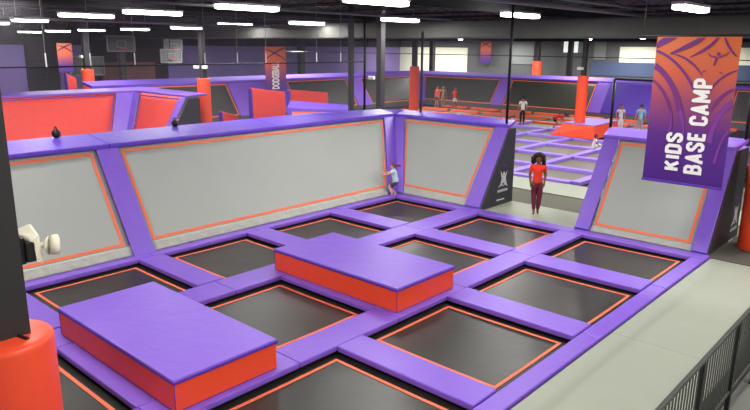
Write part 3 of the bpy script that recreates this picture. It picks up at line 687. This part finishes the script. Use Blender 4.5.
def word(body, u0, v0, length, cap):
    """heavy condensed capitals running up the banner: v along the word, u = across"""
    sw = .122; adv = []; x = 0
    for ch in body:
        if ch == ' ': x += .34; continue
        w_ = max(p[0] for l in GL[ch] for p in l); adv.append((ch, x)); x += w_ + .36
    tot = x - .36 + 2 * sw; k = length / tot
    bm = bmesh.new()
    cnt = [0]
    def yo(): cnt[0] += 1; return -.019 - .00012 * cnt[0]
    def P(px, py): return (u0 - (py * (1 - 2 * sw * .9) + sw * .9) * cap, v0 + (px + sw) * k)
    h = sw * k
    for ch, x0 in adv:
        for pl in GL[ch]:
            q = [P(x0 + a, b) for a, b in pl]
            for a, b in zip(q, q[1:]):
                du, dv = b[0] - a[0], b[1] - a[1]; L = math.hypot(du, dv); nx, ny = -dv / L * h, du / L * h; ex, ey = du / L * h * .0, dv / L * h * .0
                c = [(a[0] + nx, a[1] + ny), (b[0] + nx, b[1] + ny), (b[0] - nx, b[1] - ny), (a[0] - nx, a[1] - ny)]
                yy = yo(); add_hull(bm, [(x, yy, y) for x, y in c], [(x, -.0155, y) for x, y in c])
            for (a, b) in q[1:-1] if len(q) > 2 else []:
                yy = yo(); add_hull(bm, [(a + h * math.cos(t * PI / 5), yy, b + h * math.sin(t * PI / 5)) for t in range(10)], [(a + h * math.cos(t * PI / 5), -.0155, b + h * math.sin(t * PI / 5)) for t in range(10)])
            if pl[0] == pl[-1] or True:
                for (a, b) in (q[0],) if pl[0] == pl[-1] or pl[0][0] == 0 and len(pl) > 2 else ():
                    add_box(bm, a - h, a + h, yo(), -.0155, b - h, b + h)
    onc(finish('lettering', bm, M['print_w']))
word('KIDS', .75, .25, .80, .34)
word('BASE CAMP', 1.19, .22, 1.96, .37)
local(finish('hem', box(-.01, BW + .01, -.03, .03, -.035, .015, bev=.01), M['print_v']))
local(finish('hanging_rod', tube((-.35, 0, BH + .02), (BW + .3, 0, BH + .02), .022, n=10), M['blackpole']))
bm = bmesh.new()
for u in (-.3, BW + .25): add_tube(bm, (u, 0, BH + .02), (u, 0, ZC - 1.9), .01, n=6)
local(finish('suspension_wire', bm, M['blackpole']))

def far_banner(x, y, z, w, h, axis, label, body, vfrac=(.1, .72)):
    t = thing('far_banner', label, 'banner', (x, y, z), 'banners on the far walls')
    for q in (.08, w - .08):
        o = finish('hanging_wire', tube((q, 0, h), (q, 0, ZC - z - .01), .012, n=5), M['blackpole']); o.parent = t
    if axis == 'y': t.rotation_euler = (0, 0, PI / 2)
    ms = banner_material(h, 'far_printed_cloth', [(0.0, rgb(84, 52, 150)), (.22, rgb(100, 56, 140)), (.45, rgb(176, 84, 110)), (.68, rgb(236, 112, 60)), (1.0, rgb(246, 130, 56))])
    o = finish('banner_cloth', box(0, w, -.01, .01, 0, h), ms); o.parent = t
    bm = bmesh.new()
    for p in (bez((0, h * .72), (w * .5, h * .9), (w, h * .98), .03, .05), bez((0, h * .95), (w * .6, h * .85), (w, h * .7), .03, .04)): clipband(p, 0, w, h, -.014, bm)
    r = bmesh.ops.extrude_face_region(bm, geom=bm.faces[:]); vs = [e for e in r['geom'] if isinstance(e, bmesh.types.BMVert)]
    bmesh.ops.translate(bm, vec=(0, .002, 0), verts=vs)
    o = finish('printed_swoosh', bm, M['print_p']); o.parent = t
    if body: text_mesh('lettering', body, .5, .002, M['print_w'], t, Matrix(((0, -1, 0, w * .66), (0, 0, -1, -.02), (1, 0, 0, h * vfrac[0]), (0, 0, 0, 1))), h * (vfrac[1] - vfrac[0]), w * .36, .02)
    return t
far_banner(-19.4, 10.42, 1.83, 1.62, 2.7, 'y', 'orange and purple hanging banner reading DODGEBALL', 'DODGEBALL', (.06, .66))
far_banner(-30.0, 2.58, 2.87, .92, 1.75, 'y', 'small far orange banner at the left, on the purple wall', '', (.1, .6))
text_b = COL.objects[-1]
far_banner(-25.8, 43.5, 3.0, 1.25, 2.2, 'x', 'narrow red and purple banner on the charcoal far wall', '', (.1, .6))

# basketball backboards
def hoop(x, y, z, w, h, label):
    t = thing('basketball_backboard', label, 'backboard', (x, y, z), 'basketball backboards')
    fr = .07
    bm = bmesh.new()
    add_box(bm, x - .03, x + .03, y, y + w, z, z + fr); add_box(bm, x - .03, x + .03, y, y + w, z + h - fr, z + h); add_box(bm, x - .03, x + .03, y, y + fr, z, z + h); add_box(bm, x - .03, x + .03, y + w - fr, y + w, z, z + h)
    bf = finish('board_frame', bm, M['wgrey2'], t)
    bm = bmesh.new(); add_box(bm, x - .01, x + .01, y + fr, y + w - fr, z + fr, z + h - fr); bd_ = finish('board', bm, M['wgrey'], t)
    bm = bmesh.new(); a, b, c, d = y + w * .33, y + w * .67, z + h * .25, z + h * .7; e = .05
    for q in ((a, b, c, c + e), (a, b, d - e, d), (a, a + e, c, d), (b - e, b, c, d)): add_box(bm, x + .01, x + .03, q[0], q[1], q[2], q[3])
    finish('target_square', bm, M['wgrey2'], bd_)
    bm = bmesh.new(); cx_, cy_, cz_ = x + .32, y + w / 2, z + .22
    for k in range(16):
        a0, a1 = 2 * PI * k / 16, 2 * PI * (k + 1) / 16
        add_tube(bm, (cx_ + .23 * math.cos(a0), cy_ + .23 * math.sin(a0), cz_), (cx_ + .23 * math.cos(a1), cy_ + .23 * math.sin(a1), cz_), .02, n=6)
    add_box(bm, x, x + .1, cy_ - .08, cy_ + .08, cz_ - .05, cz_ + .05)
    finish('rim', bm, M['redwall'], t)
    bm = bmesh.new(); add_tube(bm, (x - .1, y + w / 2, z + h), (x - .1, y + w / 2, ZC - .02), .04, n=6); add_tube(bm, (x - .1, y + w / 2, z + h * .7), (x, y + w / 2, z + h * .6), .04, n=6)
    finish('support', bm, M['joist'], t)
hoop(-30, 5.8, 4.1, 2.0, 1.05, 'clear basketball backboard under the far lamps, nearest the black roof')
hoop(-30, 9.9, 4.15, 1.5, .8, 'second basketball backboard, right of the highest one')
hoop(-29.5, 9.3, 3.35, 1.7, .95, 'lower basketball backboard under the second one')
hoop(-31, 3.7, 2.55, 2.3, 1.25, 'lowest basketball backboard behind the far orange pads')

# ------------------------------------------------------------------ the red court behind the long wall
SR = Slope('y', -16.2, 1.35, .12, 2.36); SRB = Slope('x', -.45, 1.35, .12, 2.36)
GRP_R = 'red slanted wall beds'
wallbed(SR, (-14, -1.1, -14, -.05), 'wide red slanted wall bed beyond the long grey wall', 'redwall', 'purple_dark', group=GRP_R, skirt=False, ins=.05, lw=.05)
wallbed(SRB, (-15.6, -13.4, -16.9, -13.4), 'smaller red slanted wall bed, left of the tall orange pad', 'redwall', 'purple_dark', group=GRP_R, skirt=False, ins=.05, lw=.05)
corner_pad(SR, SRB, (.7, .9), (.5, .55), 'purple corner pad between the two red wall beds', group='purple pads of the red court')
slat(SRB, [(-13.38, 0), (-12.9, 0), (-12.9, .985), (-13.38, .985)], 'slanted purple pad right of the smaller red wall bed', group='purple pads of the red court')
bm = bmesh.new(); pts = [(-.4, .0), (1.5, .0), (1.5, 2.3), (.95, 2.3)]
add_hull(bm, [(-12.88, y, z) for y, z in pts], [(-12.83, y, z) for y, z in pts]); tag(finish('side_panel', bm, M['sidepanel']), 'dark side panel left of the tall orange pad', 'panel')
deck([(-17.5, -14, 1), (-17.5, .93, 1), (-19, 2.2, 0), (-19, -14, 0)], 'purple top pad above the wide red wall bed', 2.45, 2.5, group='purple pads of the red court')
deck([(-17.49, .93, 1), (-12.85, .93, 1), (-12.85, 1.9, 0), (-18.9, 2.2, 0)], 'purple top pad above the smaller red wall bed', 2.45, 2.5, group='purple pads of the red court')
tag(finish('court_platform', box(-16.1, -3.3, -14, -.5, -.5, .0), M['blackmat']), 'dark floor of the red court hidden behind the long wall', 'platform')

# small things standing at the foot of the red wall (two dark bags)
def bag(x, y, z, r, label, m):
    t = thing('gym_bag', label, 'bag', (x, y, z), 'small bags by the red wall')
    bm = bmesh.new(); add_ell(bm, (x, y, z + r * .8), (r, r * .8, r * .85), 14); finish('body', bm, M[m], t, True)
    bm = bmesh.new()
    for k in range(8):
        a0, a1 = PI * k / 8, PI * (k + 1) / 8
        add_tube(bm, (x + .6 * r * math.cos(a0), y, z + r * 1.4 + r * .7 * math.sin(a0)), (x + .6 * r * math.cos(a1), y, z + r * 1.4 + r * .7 * math.sin(a1)), r * .12, n=6)
    finish('handle', bm, M['hair'], t)
bag(-2.72, -8.85, 2.535, .12, 'small dark bag on the wall top, in front of the wide red bed', 'darkplastic')
bag(-2.75, -5.8, 2.535, .11, 'small dark bag on the wall top, below the end of the red beds', 'darkplastic')

# ------------------------------------------------------------------ far court walls
SBW = Slope('y', -20.9, 1.4, .3, 2.3); SCW = Slope('x', 27.6, 1.4, .38, 2.3)
GF = 'dark slanted wall beds of the far court'
for a, b, lb in ((1.0, 9.6, 'dark far wall bed behind the tall orange pad'), (14.4, 20.2, 'dark far wall bed behind the orange mats'), (21.7, 27.2, 'dark far wall bed behind the thick black column')):
    wallbed(SBW, (a, b if b < 27 else 26.6, a, b if b < 27 else 27.9), lb, 'darkmat', 'line', group=GF, skirt=False, vlo=.04)
for a, b, lb in ((-20.6, -14.25, 'dark far wall bed behind the two players in red'), (-13.3, -6.6, 'dark far wall bed behind the man in the white shirt'), (2.0, 9.5, 'dark far wall bed seen right of the big banner')):
    wallbed(SCW, (a, b, a if a > -20 else -21.7, b), lb, 'darkmat', 'line', group=GF, skirt=False, vlo=.04)
GP = 'purple pads on the far walls'
slat(SBW, [(9.6, 0), (14.4, 0), (14.4, .985), (9.6, .985)], 'wide purple panel of the far wall below the dodgeball banner', group=GP)
slat(SBW, [(20.2, 0), (21.7, 0), (21.7, .985), (20.2, .985)], 'purple strip of the far wall left of the thick black column', group=GP)
slat(SCW, [(-14.25, 0), (-13.3, 0), (-13.3, .985), (-14.25, .985)], 'purple strip of the far wall left of the man in white', group=GP)
slat(SCW, [(-6.6, 0), (-5.7, 0), (-5.7, .985), (-6.6, .985)], 'purple strip of the far wall right of the red block', group=GP)
slat(SCW, [(-5.7, 0), (2.0, 0), (2.0, .985), (-5.7, .985)], 'wide plain purple panel of the far wall, left of the big banner', m='purple_dark', group=GP)
corner_pad(SBW, SCW, (.5, .6), (.5, .6), 'purple corner pad of the far walls, behind the orange column', group=GP)
deck([(-22.2, 1, 1), (-22.2, 29, 1), (-23.4, 30.2, 0), (-23.4, 1, 0)], 'purple top pad along the far left wall', 2.42, 2.62, group=GP, th=.16, m='deckfar')
deck([(-22.19, 29, 1), (9.5, 29, 1), (9.5, 30.2, 0), (-23.4, 30.2, 0)], 'purple top pad along the far back wall', 2.42, 2.62, group=GP, th=.16, m='deckfar')

for nm, q, lb in (('kick_board', (-20.95, -20.85, 1.0, 27.6, -.5, .33), 'grey board at the foot of the far left wall beds'), ('kick_board', (-21, 9.5, 27.6, 27.7, -.5, .42), 'grey board at the foot of the far back wall beds')):
    tag(finish(nm, box(*q), M['wgrey']), lb, 'board')
# orange mats standing before the far left wall
def stand_mat(x, y0, y1, z0, z1, label):
    t = thing('standing_mat', label, 'mat', (x, (y0 + y1) / 2, z0), 'orange mats standing by the far left wall')
    bm = bmesh.new(); add_hull(bm, [(x, y0, z0), (x, y1, z0), (x - .3, y1, z0), (x - .3, y0, z0)], [(x - .1, y0, z1 + .05), (x - .1, y1, z1 - .25), (x - .3, y1, z1 - .25), (x - .3, y0, z1 + .05)], .02); finish('mat_body', bm, M['redwall'], t)
    bm = bmesh.new(); add_hull(bm, [(x + .004, y0 - .02, z0), (x + .004, y0 + .06, z0), (x - .31, y0 + .06, z0), (x - .31, y0 - .02, z0)], [(x - .09, y0 - .02, z1), (x - .09, y0 + .06, z1), (x - .31, y0 + .06, z1), (x - .31, y0 - .02, z1)]); finish('edge_binding', bm, M['purple_dark'], t)
stand_mat(-15.0, 6.05, 8.3, -.0, 2.42, 'large red mat standing below the dodgeball banner')
stand_mat(-15.8, 9.3, 12.3, -.5, 2.16, 'long low red mat right of the large red one')
stand_mat(-24, .49, 1.03, -.5, 3.0, 'small red mat left of the far orange column pad')
stand_mat(-16.2, 5.0, 6.0, -.5, 1.2, 'low red mat left of the large red one')
# a small slanted bed with a purple top, turned towards the corner of the hall
t = thing('padded_ramp', 'purple padded ramp with a salmon inset, right of the large red mat', 'ramp', (-10.6, 6.8, .02))
A_, B_ = Vector((-12.3, 6.1, 0)), Vector((-9.9, 8.2, 0)); N_ = Vector((.66, -.75, 0)); Zv = Vector((0, 0, 1))
def rq(f, n_, z): return A_ + (B_ - A_) * f + N_ * n_ + Zv * z
bm = bmesh.new(); add_hull(bm, [rq(0, 1.0, .022), rq(1, 1.0, .022), rq(1, -.9, .022), rq(0, -.9, .022)], [rq(0, .1, 1.66), rq(1, .1, 1.56), rq(1, -.9, 1.72), rq(0, -.9, 1.92)], .03); finish('ramp_cover', bm, M['deckp'], t)
bm = bmesh.new()
def rp(u, v, d): return rq(u, 1.0 - .9 * v, 1.62 * v) + (N_ * .85 + Zv * .5) * d
add_hull(bm, [rp(u, v, -.01) for u, v in ((.08, .1), (.92, .1), (.92, .9), (.08, .9))], [rp(u, v, .03) for u, v in ((.08, .1), (.92, .1), (.92, .9), (.08, .9))]); finish('ramp_inset', bm, M['line'], t)

# ------------------------------------------------------------------ the far court floor: beds and pads
tag(finish('court_platform', box(-20.8, 6.5, 5.82, 27.55, -.5, .02), M['underside']), 'black platform under the far court', 'platform')
VX = [3.0, .32, -2.36, -5.04, -7.72, -10.4, -13.08, -15.76, -18.44]
UY = [5.95, 8.3, 11.05, 13.85, 16.6, 19.3, 22.1, 24.6, 27.1]
hw = .17
GVP, GUP, GFB = 'long pads of the far court', 'cross pads of the far court', 'dark beds of the far court'
rowname = ['nearest the woman', 'in the second row behind the woman', 'in the third row behind the woman', 'in the fourth row behind the woman', 'in the fifth row, by the red block', 'in the sixth row, by the man in white', 'in the seventh row', 'in the row at the foot of the far wall']
for j in range(len(UY) - 1):
    for i in range(len(VX) - 1):
        if VX[i] < -7 and UY[j] < 12: continue
        x1, x0 = VX[i] - hw, VX[i + 1] + hw; y0, y1 = UY[j] + hw, UY[j + 1] - hw
        t = thing('trampoline_bed', 'dark far court bed, ' + rowname[j], 'trampoline', ((x0 + x1) / 2, (y0 + y1) / 2, .03), GFB + ', ' + rowname[j])
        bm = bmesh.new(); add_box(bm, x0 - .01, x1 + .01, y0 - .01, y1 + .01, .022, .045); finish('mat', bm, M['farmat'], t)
        if j < 6: pad(VX[i] - hw, VX[i] + hw, UY[j] + .002, UY[j + 1] - .002, 'long lilac pad, ' + rowname[j], 'lilac' if j < 6 else 'orange', .03, .17, GVP + ', ' + rowname[j])
for j, y in enumerate(UY):
    for i in range(len(VX) - 1):
        if VX[i] < -7 and y < 12: continue
        pad(VX[i + 1] + hw + .003, VX[i] - hw - .003, y - hw, y + hw, ('lilac' if j < 6 else 'orange') + ' cross pad, ' + (rowname + ['along the far wall'])[j], 'lilac' if j < 6 else 'orange', .03, .17, GUP + ', ' + (rowname + ['along the far wall'])[j])
# right part of the far court, seen through the gap beside the banner
for k, y in enumerate((8.3, 13.85, 19.3)):
    pad(3.2, 6.4, y - .4, y + .4, 'broad purple pad at the right of the far court, ' + ['near', 'middle', 'distant'][k], 'lilac', .03, .17, 'broad pads at the right of the far court')
# red block around the column
t = thing('padded_platform', 'red sided platform with purple top around the far orange column', 'platform', (-2.3, 18.2, .17))
bm = bmesh.new(); add_hull(bm, [(-3.6, 16.7, .175), (-1.05, 16.35, .175), (-1.25, 19.9, .175), (-3.6, 19.9, .175)], [(-2.9, 16.75, .84), (-1.1, 16.4, .84), (-1.3, 19.8, .84), (-2.9, 19.8, .84)], .02); finish('side_cover', bm, M['red'], t)
bm = bmesh.new(); add_hull(bm, [(-2.93, 16.73, .845), (-1.08, 16.38, .845), (-1.28, 19.82, .845), (-2.93, 19.82, .845)], [(-2.93, 16.73, .89), (-1.08, 16.38, .89), (-1.28, 19.82, .89), (-2.93, 19.82, .89)], .01); finish('top_cover', bm, M['lilac'], t)

# ------------------------------------------------------------------ people
def skin_mesh(chains, sub=1):
    """chains: list of lists of (x,y,z,r); equal points are merged so limbs join"""
    vs, es, rad, idx = [], [], [], {}
    for ch in chains:
        prev = None
        for (x, y, z, r) in ch:
            k = (round(x, 4), round(y, 4), round(z, 4))
            if k not in idx: idx[k] = len(vs); vs.append((x, y, z)); rad.append(r)
            i = idx[k]
            if prev is not None and prev != i: es.append((prev, i))
            prev = i
    me = bpy.data.meshes.new('tmp'); me.from_pydata(vs, es, []); o = bpy.data.objects.new('tmp', me); COL.objects.link(o)
    sk = o.modifiers.new('s', 'SKIN'); sk.use_smooth_shade = True
    sd = o.modifiers.new('d', 'SUBSURF'); sd.levels = sub; sd.render_levels = sub
    if not me.skin_vertices: me.skin_vertices.new()
    for i, s_ in enumerate(me.skin_vertices[0].data):
        s_.radius = (rad[i], rad[i]); s_.use_root = (i == 0)
    bpy.context.view_layer.update()
    out = bpy.data.meshes.new_from_object(o.evaluated_get(bpy.context.evaluated_depsgraph_get()))
    bpy.data.objects.remove(o); bpy.data.meshes.remove(me)
    return out
DEF = dict(pelvis=(0, 0, .53), waist=(0, 0, .62), chest=(0, 0, .73), neck=(0, -.005, .825), head=(0, .01, .925),
           shL=(-.105, 0, .80), elL=(-.135, -.01, .635), wrL=(-.14, .03, .49), shR=(.105, 0, .80), elR=(.135, -.01, .635), wrR=(.14, .03, .49),
           hiL=(-.05, 0, .51), knL=(-.055, .015, .285), anL=(-.055, -.005, .045), hiR=(.05, 0, .51), knR=(.055, .015, .285), anR=(.055, -.005, .045))
def person(loc, face, H, pose, label, skin, shirt, pants, hair, hairkind='short', sleeves=.45, legs=1.0, detail=True, group=None, fat=1.0, shoes=None):
    J = {k: Vector(v) for k, v in DEF.items()}
    for k, v in pose.items(): J[k] = Vector(v)
    t = thing('person', label, 'person', loc, group); t.rotation_euler = (0, 0, face); t.scale = (1, 1, 1)
    J = {k: v * H for k, v in J.items()}
    def v4(p, r): return (p.x, p.y, p.z, r * H * fat)
    up = (J['head'] - J['neck']).normalized()
    hands = []
    chains = [[v4(J['pelvis'], .068), v4(J['waist'], .058), v4(J['chest'], .072), v4(J['neck'].lerp(J['chest'], .25), .045), v4(J['neck'], .03), v4(J['neck'].lerp(J['head'], .6), .028)]]
    ub = J['neck'].lerp(J['chest'], .25)
    for s_ in 'LR':
        sh, el, wr = J['sh' + s_], J['el' + s_], J['wr' + s_]; d = (wr - el).normalized()
        chains.append([v4(ub, .045), v4(sh, .034), v4(sh.lerp(el, .5), .028), v4(el, .023), v4(el.lerp(wr, .5), .021), v4(wr, .015), v4(wr + d * .035 * H, .018), v4(wr + d * .055 * H, .014)])
        hands.append((wr + d * .055 * H, d, s_))
        hi, kn, an = J['hi' + s_], J['kn' + s_], J['an' + s_]
        ft = J.get('toe' + s_); 
        if ft is None: ft = an + Vector((0.008 * (1 if s_ == 'R' else -1), .075, -.025)) * H
        chains.append([v4(J['pelvis'], .068), v4(hi, .055), v4(hi.lerp(kn, .5), .046), v4(kn, .034), v4(kn.lerp(an, .35), .033), v4(an, .021), v4(an.lerp(ft, .6), .019), v4(ft, .014)])
    me = skin_mesh(chains)
    bm = bmesh.new(); bm.from_mesh(me); bpy.data.meshes.remove(me)
    # head with face
    hc = J['head']; q = up.to_track_quat('Z', 'Y').to_matrix()
    yv = Vector((0, 1, 0)); xv = yv.cross(up).normalized(); yv = up.cross(xv).normalized()
    if xv.length < .5: xv = Vector((1, 0, 0))
    rot = Matrix((xv, yv, up)).transposed()
    hr = .064 * H
    add_ell(bm, hc, (hr * .82, hr * .95, hr * 1.18), 20, rot)
    def hp_(x, y, z): return hc + rot @ Vector((x * hr, y * hr, z * hr))
    add_ell(bm, hp_(0, .25, -.62), (hr * .55, hr * .6, hr * .5), 12, rot)          # jaw
    add_ell(bm, hp_(0, .97, -.12), (hr * .12, hr * .2, hr * .24), 8, rot)           # nose
    for s_ in (-1, 1): add_ell(bm, hp_(.84 * s_, 0, -.05), (hr * .1, hr * .2, hr * .27), 8, rot)
    if detail:
        for (p, d, s_) in hands:
            side = Vector((0, 1, 0)); side = (side - d * side.dot(d)).normalized(); inw = d.cross(side)
            for f, (o_, L) in enumerate(((-.75, .038), (-.25, .045), (.25, .047), (.75, .042))):
                b0 = p + side * o_ * .014 * H - d * .006 * H; k1 = b0 + (d + inw * .12) * L * .5 * H; k2 = k1 + (d * .85 + inw * .45 * (1 if s_ == 'L' else -1)) * L * .5 * H
                add_tube(bm, b0, k1, .0062 * H, .0056 * H, n=6); add_tube(bm, k1, k2, .0056 * H, .0042 * H, n=6)
            b0 = p + side * .014 * H - d * .03 * H; k1 = b0 + (side * .8 + d * .6) * .022 * H; add_tube(bm, b0, k1, .008 * H, .0068 * H, n=6); add_tube(bm, k1, k1 + (side * .3 + d) * .02 * H, .0068 * H, .005 * H, n=6)
    body = finish('body', bm, M[skin], None, True); body.parent = t
    def child(nm, me_or_bm, m, sm=True):
        if isinstance(me_or_bm, bmesh.types.BMesh): o = finish(nm, me_or_bm, M[m], None, sm)
        else:
            me_or_bm.materials.clear(); me_or_bm.materials.append(M[m]); o = bpy.data.objects.new(nm, me_or_bm); COL.objects.link(o)
            for p in me_or_bm.polygons: p.use_smooth = True
        o.parent = t; return o
    # shirt
    ch = [[v4(J['pelvis'].lerp(J['waist'], -.25), .080), v4(J['pelvis'].lerp(J['waist'], .3), .080), v4(J['waist'], .074), v4(J['chest'], .084), v4(J['neck'].lerp(J['chest'], .25), .056), v4(J['neck'].lerp(J['chest'], .06), .042)]]
    for s_ in 'LR':
        sh, el = J['sh' + s_], J['el' + s_]
        ch.append([v4(ub, .056), v4(sh, .045), v4(sh.lerp(el, sleeves), .037), v4(sh.lerp(el, sleeves + .12), .036)])
    child('shirt', skin_mesh(ch), shirt)
    ch = [[v4(J['waist'].lerp(J['pelvis'], .6), .070), v4(J['pelvis'], .078)]]
    for s_ in 'LR':
        hi, kn, an = J['hi' + s_], J['kn' + s_], J['an' + s_]
        c = [v4(J['pelvis'], .078), v4(hi, .063), v4(hi.lerp(kn, .5), .054)]
        if legs > .5: c += [v4(kn, .041), v4(kn.lerp(an, .35), .040), v4(kn.lerp(an, .9), .029)]
        else: c += [v4(hi.lerp(kn, .8), .05)]
        ch.append(c)
    child('trousers' if legs > .5 else 'shorts', skin_mesh(ch), pants)
    # hair
    bm = bmesh.new()
    if hairkind == 'curly':
        random.seed(5)
        for k in range(90):
            a = random.uniform(0, 2 * PI); b = random.uniform(-.75, 1.0)
            rr = math.sqrt(max(0, 1 - b * b)); x, y = rr * math.cos(a), rr * math.sin(a)
            if y > .35 and b < .62: continue
            w = 1.0 if b > -.2 else 1.12
            add_ell(bm, hp_(x * 1.3 * w, y * 1.0 - .15, b * 1.3 + .05), (hr * .45,) * 3, 7)
        for k in range(26):
            s_ = random.choice((-1, 1)); add_ell(bm, hp_(s_ * random.uniform(1.0, 1.6), random.uniform(-.6, .25), random.uniform(-1.3, .3)), (hr * .4,) * 3, 7)
    else:
        g0 = bmesh.ops.create_uvsphere(bm, u_segments=20, v_segments=14, radius=1)
        for v in g0['verts']: v.co = hp_(v.co.x * .9, v.co.y * 1.0 - .08, v.co.z * 1.26 + .05)
        dele = [v for v in bm.verts if (rot.transposed() @ (v.co - hc)).y > hr * .45 and (rot.transposed() @ (v.co - hc)).z < hr * .45 or (rot.transposed() @ (v.co - hc)).z < -hr * .7]
        bmesh.ops.delete(bm, geom=dele, context='VERTS')
        if hairkind == 'ponytail':
            for k in range(9):
                f = k / 8; add_ell(bm, hp_(.15 * f, -1.0 - 1.9 * f, .1 - .25 * f + .2 * math.sin(f * 3)), (hr * (.30 + .16 * math.sin(PI * f)), hr * .4, hr * (.26 + .14 * math.sin(PI * f))), 8)
    child('hair', bm, hair)
    if detail:
        bm = bmesh.new()
        for s_ in (-1, 1): add_ell(bm, hp_(.33 * s_, .84, .08), (hr * .14, hr * .08, hr * .09), 8, rot)
        child('eyes', bm, 'eye')
        bm = bmesh.new(); add_ell(bm, hp_(0, .83, -.52), (hr * .27, hr * .08, hr * .08), 8, rot); child('mouth', bm, 'lip')
    if shoes:
        for s_ in 'LR':
            an = J['an' + s_]; ft = J.get('toe' + s_)
            if ft is None: ft = an + Vector((0.008 * (1 if s_ == 'R' else -1), .075, -.025)) * H
            bm = bmesh.new(); dd = (ft - an); m_ = an + dd * .5 - Vector((0, 0, .006 * H)); add_ell(bm, m_, (.028 * H, .06 * H, .026 * H), 10); child('shoe', bm, shoes)
    return t
VIEW = math.atan2(12.645 - 3.95, 14.955 + 1.27)      # turn so that local +y faces the camera
def facing(x, y, off=0.0):
    d = Vector((12.645 - x, -14.955 - y)); return math.atan2(d.y, d.x) - PI / 2 + off
person((4.05, 1.25, .09), facing(3.95, 1.25, .1), 1.70,
       dict(shL=(-.095, 0, .80), shR=(.095, 0, .80), elL=(-.125, -.03, .65), wrL=(-.105, .05, .53), elR=(.125, -.02, .65), wrR=(.11, .05, .52), anL=(-.035, -.02, .045), anR=(.03, .03, .045), knL=(-.045, .01, .285), knR=(.045, .02, .285), head=(.0, .012, .92)),
       'woman with dark curly hair in an orange shirt and maroon trousers, on the pale mat', 'skin_d', 'tee_o', 'maroon', 'hair', 'curly', sleeves=.5, fat=1.04)
# climbing child: body seen from the side, facing left along the corner
person((-.22, .12, .10), facing(-.38, 0.0, -PI / 2 - .1), 1.15,
       dict(pelvis=(0, -.05, .40), waist=(0, -.03, .50), chest=(0, .0, .62), neck=(0, .02, .72), head=(0, .03, .82), shL=(-.10, .01, .70), elL=(-.13, .15, .62), wrL=(-.12, .28, .60), shR=(.10, .01, .70), elR=(.13, .15, .63), wrR=(.10, .28, .62),
            hiL=(-.05, -.04, .38), knL=(-.06, .14, .26), anL=(-.055, .03, .08), hiR=(.05, -.04, .38), knR=(.06, .12, .22), anR=(.055, -.05, .05), toeL=(-.055, .09, .03), toeR=(.055, .01, .0)),
       'child with a flying ponytail in a pale shirt, climbing in the corner', 'skin_l', 'tee_b', 'short_d', 'hair_r', 'ponytail', sleeves=.4, legs=.4, fat=1.12)
person((-6.9, 19.5, .17), facing(-6.9, 19.5, PI + .2), 1.70, {}, 'man in a white shirt and black trousers, seen from behind', 'skin_m', 'tee_w', 'pants_b', 'hair', detail=False, shoes='pants_b')
person((-4.75, 19.4, .17), facing(-4.7, 19.4, 1.3), 1.45,
       dict(pelvis=(0, -.05, .40), waist=(0, .05, .46), chest=(0, .18, .50), neck=(0, .28, .53), head=(0, .38, .56), shL=(-.1, .24, .50), elL=(-.12, .26, .34), wrL=(-.12, .32, .2), shR=(.1, .24, .5), elR=(.12, .26, .34), wrR=(.12, .32, .2),
            hiL=(-.05, -.05, .38), knL=(-.06, .1, .22), anL=(-.055, -.06, .045), hiR=(.05, -.05, .38), knR=(.06, .1, .22), anR=(.055, -.06, .045)),
       'crouching person in a red shirt bending forward, left of the red block', 'skin_m', 'tee_r', 'pants_b', 'hair', detail=False, legs=.4)
person((-2.75, 11.05, .17), facing(-2.75, 11.0, .9), 1.42, dict(knL=(-.055, .06, .285), anR=(.055, -.1, .06)), 'child in a long orange shirt, partly hidden by the dark side panel', 'skin_m', 'tee_o', 'tee_o', 'hair', detail=False, legs=.4)
person((.42, 13.2, .17), facing(.4, 13.0, 1.6), 1.25,
       dict(pelvis=(0, -.05, .10), waist=(0, -.03, .2), chest=(0, -.01, .31), neck=(0, .0, .41), head=(0, .01, .51), shL=(-.1, 0, .39), elL=(-.13, .06, .25), wrL=(-.12, .16, .2), shR=(.1, 0, .39), elR=(.13, .06, .25), wrR=(.12, .16, .2),
            hiL=(-.05, -.04, .09), knL=(-.06, .16, .22), anL=(-.055, .26, .045), hiR=(.05, -.04, .09), knR=(.06, .16, .22), anR=(.055, .26, .045)),
       'child in white sitting on the far court, beside the right slanted wall', 'skin_d', 'tee_w', 'tee_w', 'hair', detail=False)
person((-17.0, 24.6, .17), facing(-17, 24.6, -.8), 1.62, dict(elL=(-.17, .03, .66), anR=(.08, .06, .05)), 'player in a red shirt and dark shorts by the far wall', 'skin_m', 'tee_r', 'maroon', 'hair', detail=False, legs=.4)
person((-17.2, 25.6, .047), facing(-17.2, 25.6, .5), 1.72, dict(elR=(.19, .03, .72), wrR=(.22, .1, .85)), 'player in tan clothes just behind the one in a red shirt', 'skin_m', 'tan', 'tan', 'hair', detail=False, legs=.4)
person((-15.4, 24.6, .17), facing(-15.4, 24.6, .2), 1.60, dict(shL=(-.08, 0, .8), shR=(.08, 0, .8)), 'player in a red shirt and white shorts by the far wall', 'skin_d', 'tee_r', 'tee_w', 'hair', detail=False, legs=.4)
person((-.1, 19.75, .17), facing(-.1, 19.75, PI), 1.66, {}, 'person in a teal shirt seen from behind, left of the big banner', 'skin_m', 'tee_t', 'pants_g', 'hair', detail=False)
person((-1.6, 20.9, .047), facing(-1.6, 20.6, .4), 1.60, dict(elR=(.18, .02, .7)), 'person in a white shirt left of the one in teal', 'skin_m', 'tee_w', 'tee_w', 'hair', detail=False)

# ------------------------------------------------------------------ world and view
w = bpy.data.worlds.new('world'); S.world = w; w.use_nodes = True
w.node_tree.nodes['Background'].inputs[0].default_value = (.5, .5, .55, 1); w.node_tree.nodes['Background'].inputs[1].default_value = .02
S.view_settings.view_transform = 'Standard'; S.view_settings.look = 'None'; S.view_settings.exposure = 0.42; S.view_settings.gamma = 1.0
S.view_settings.use_curve_mapping = False
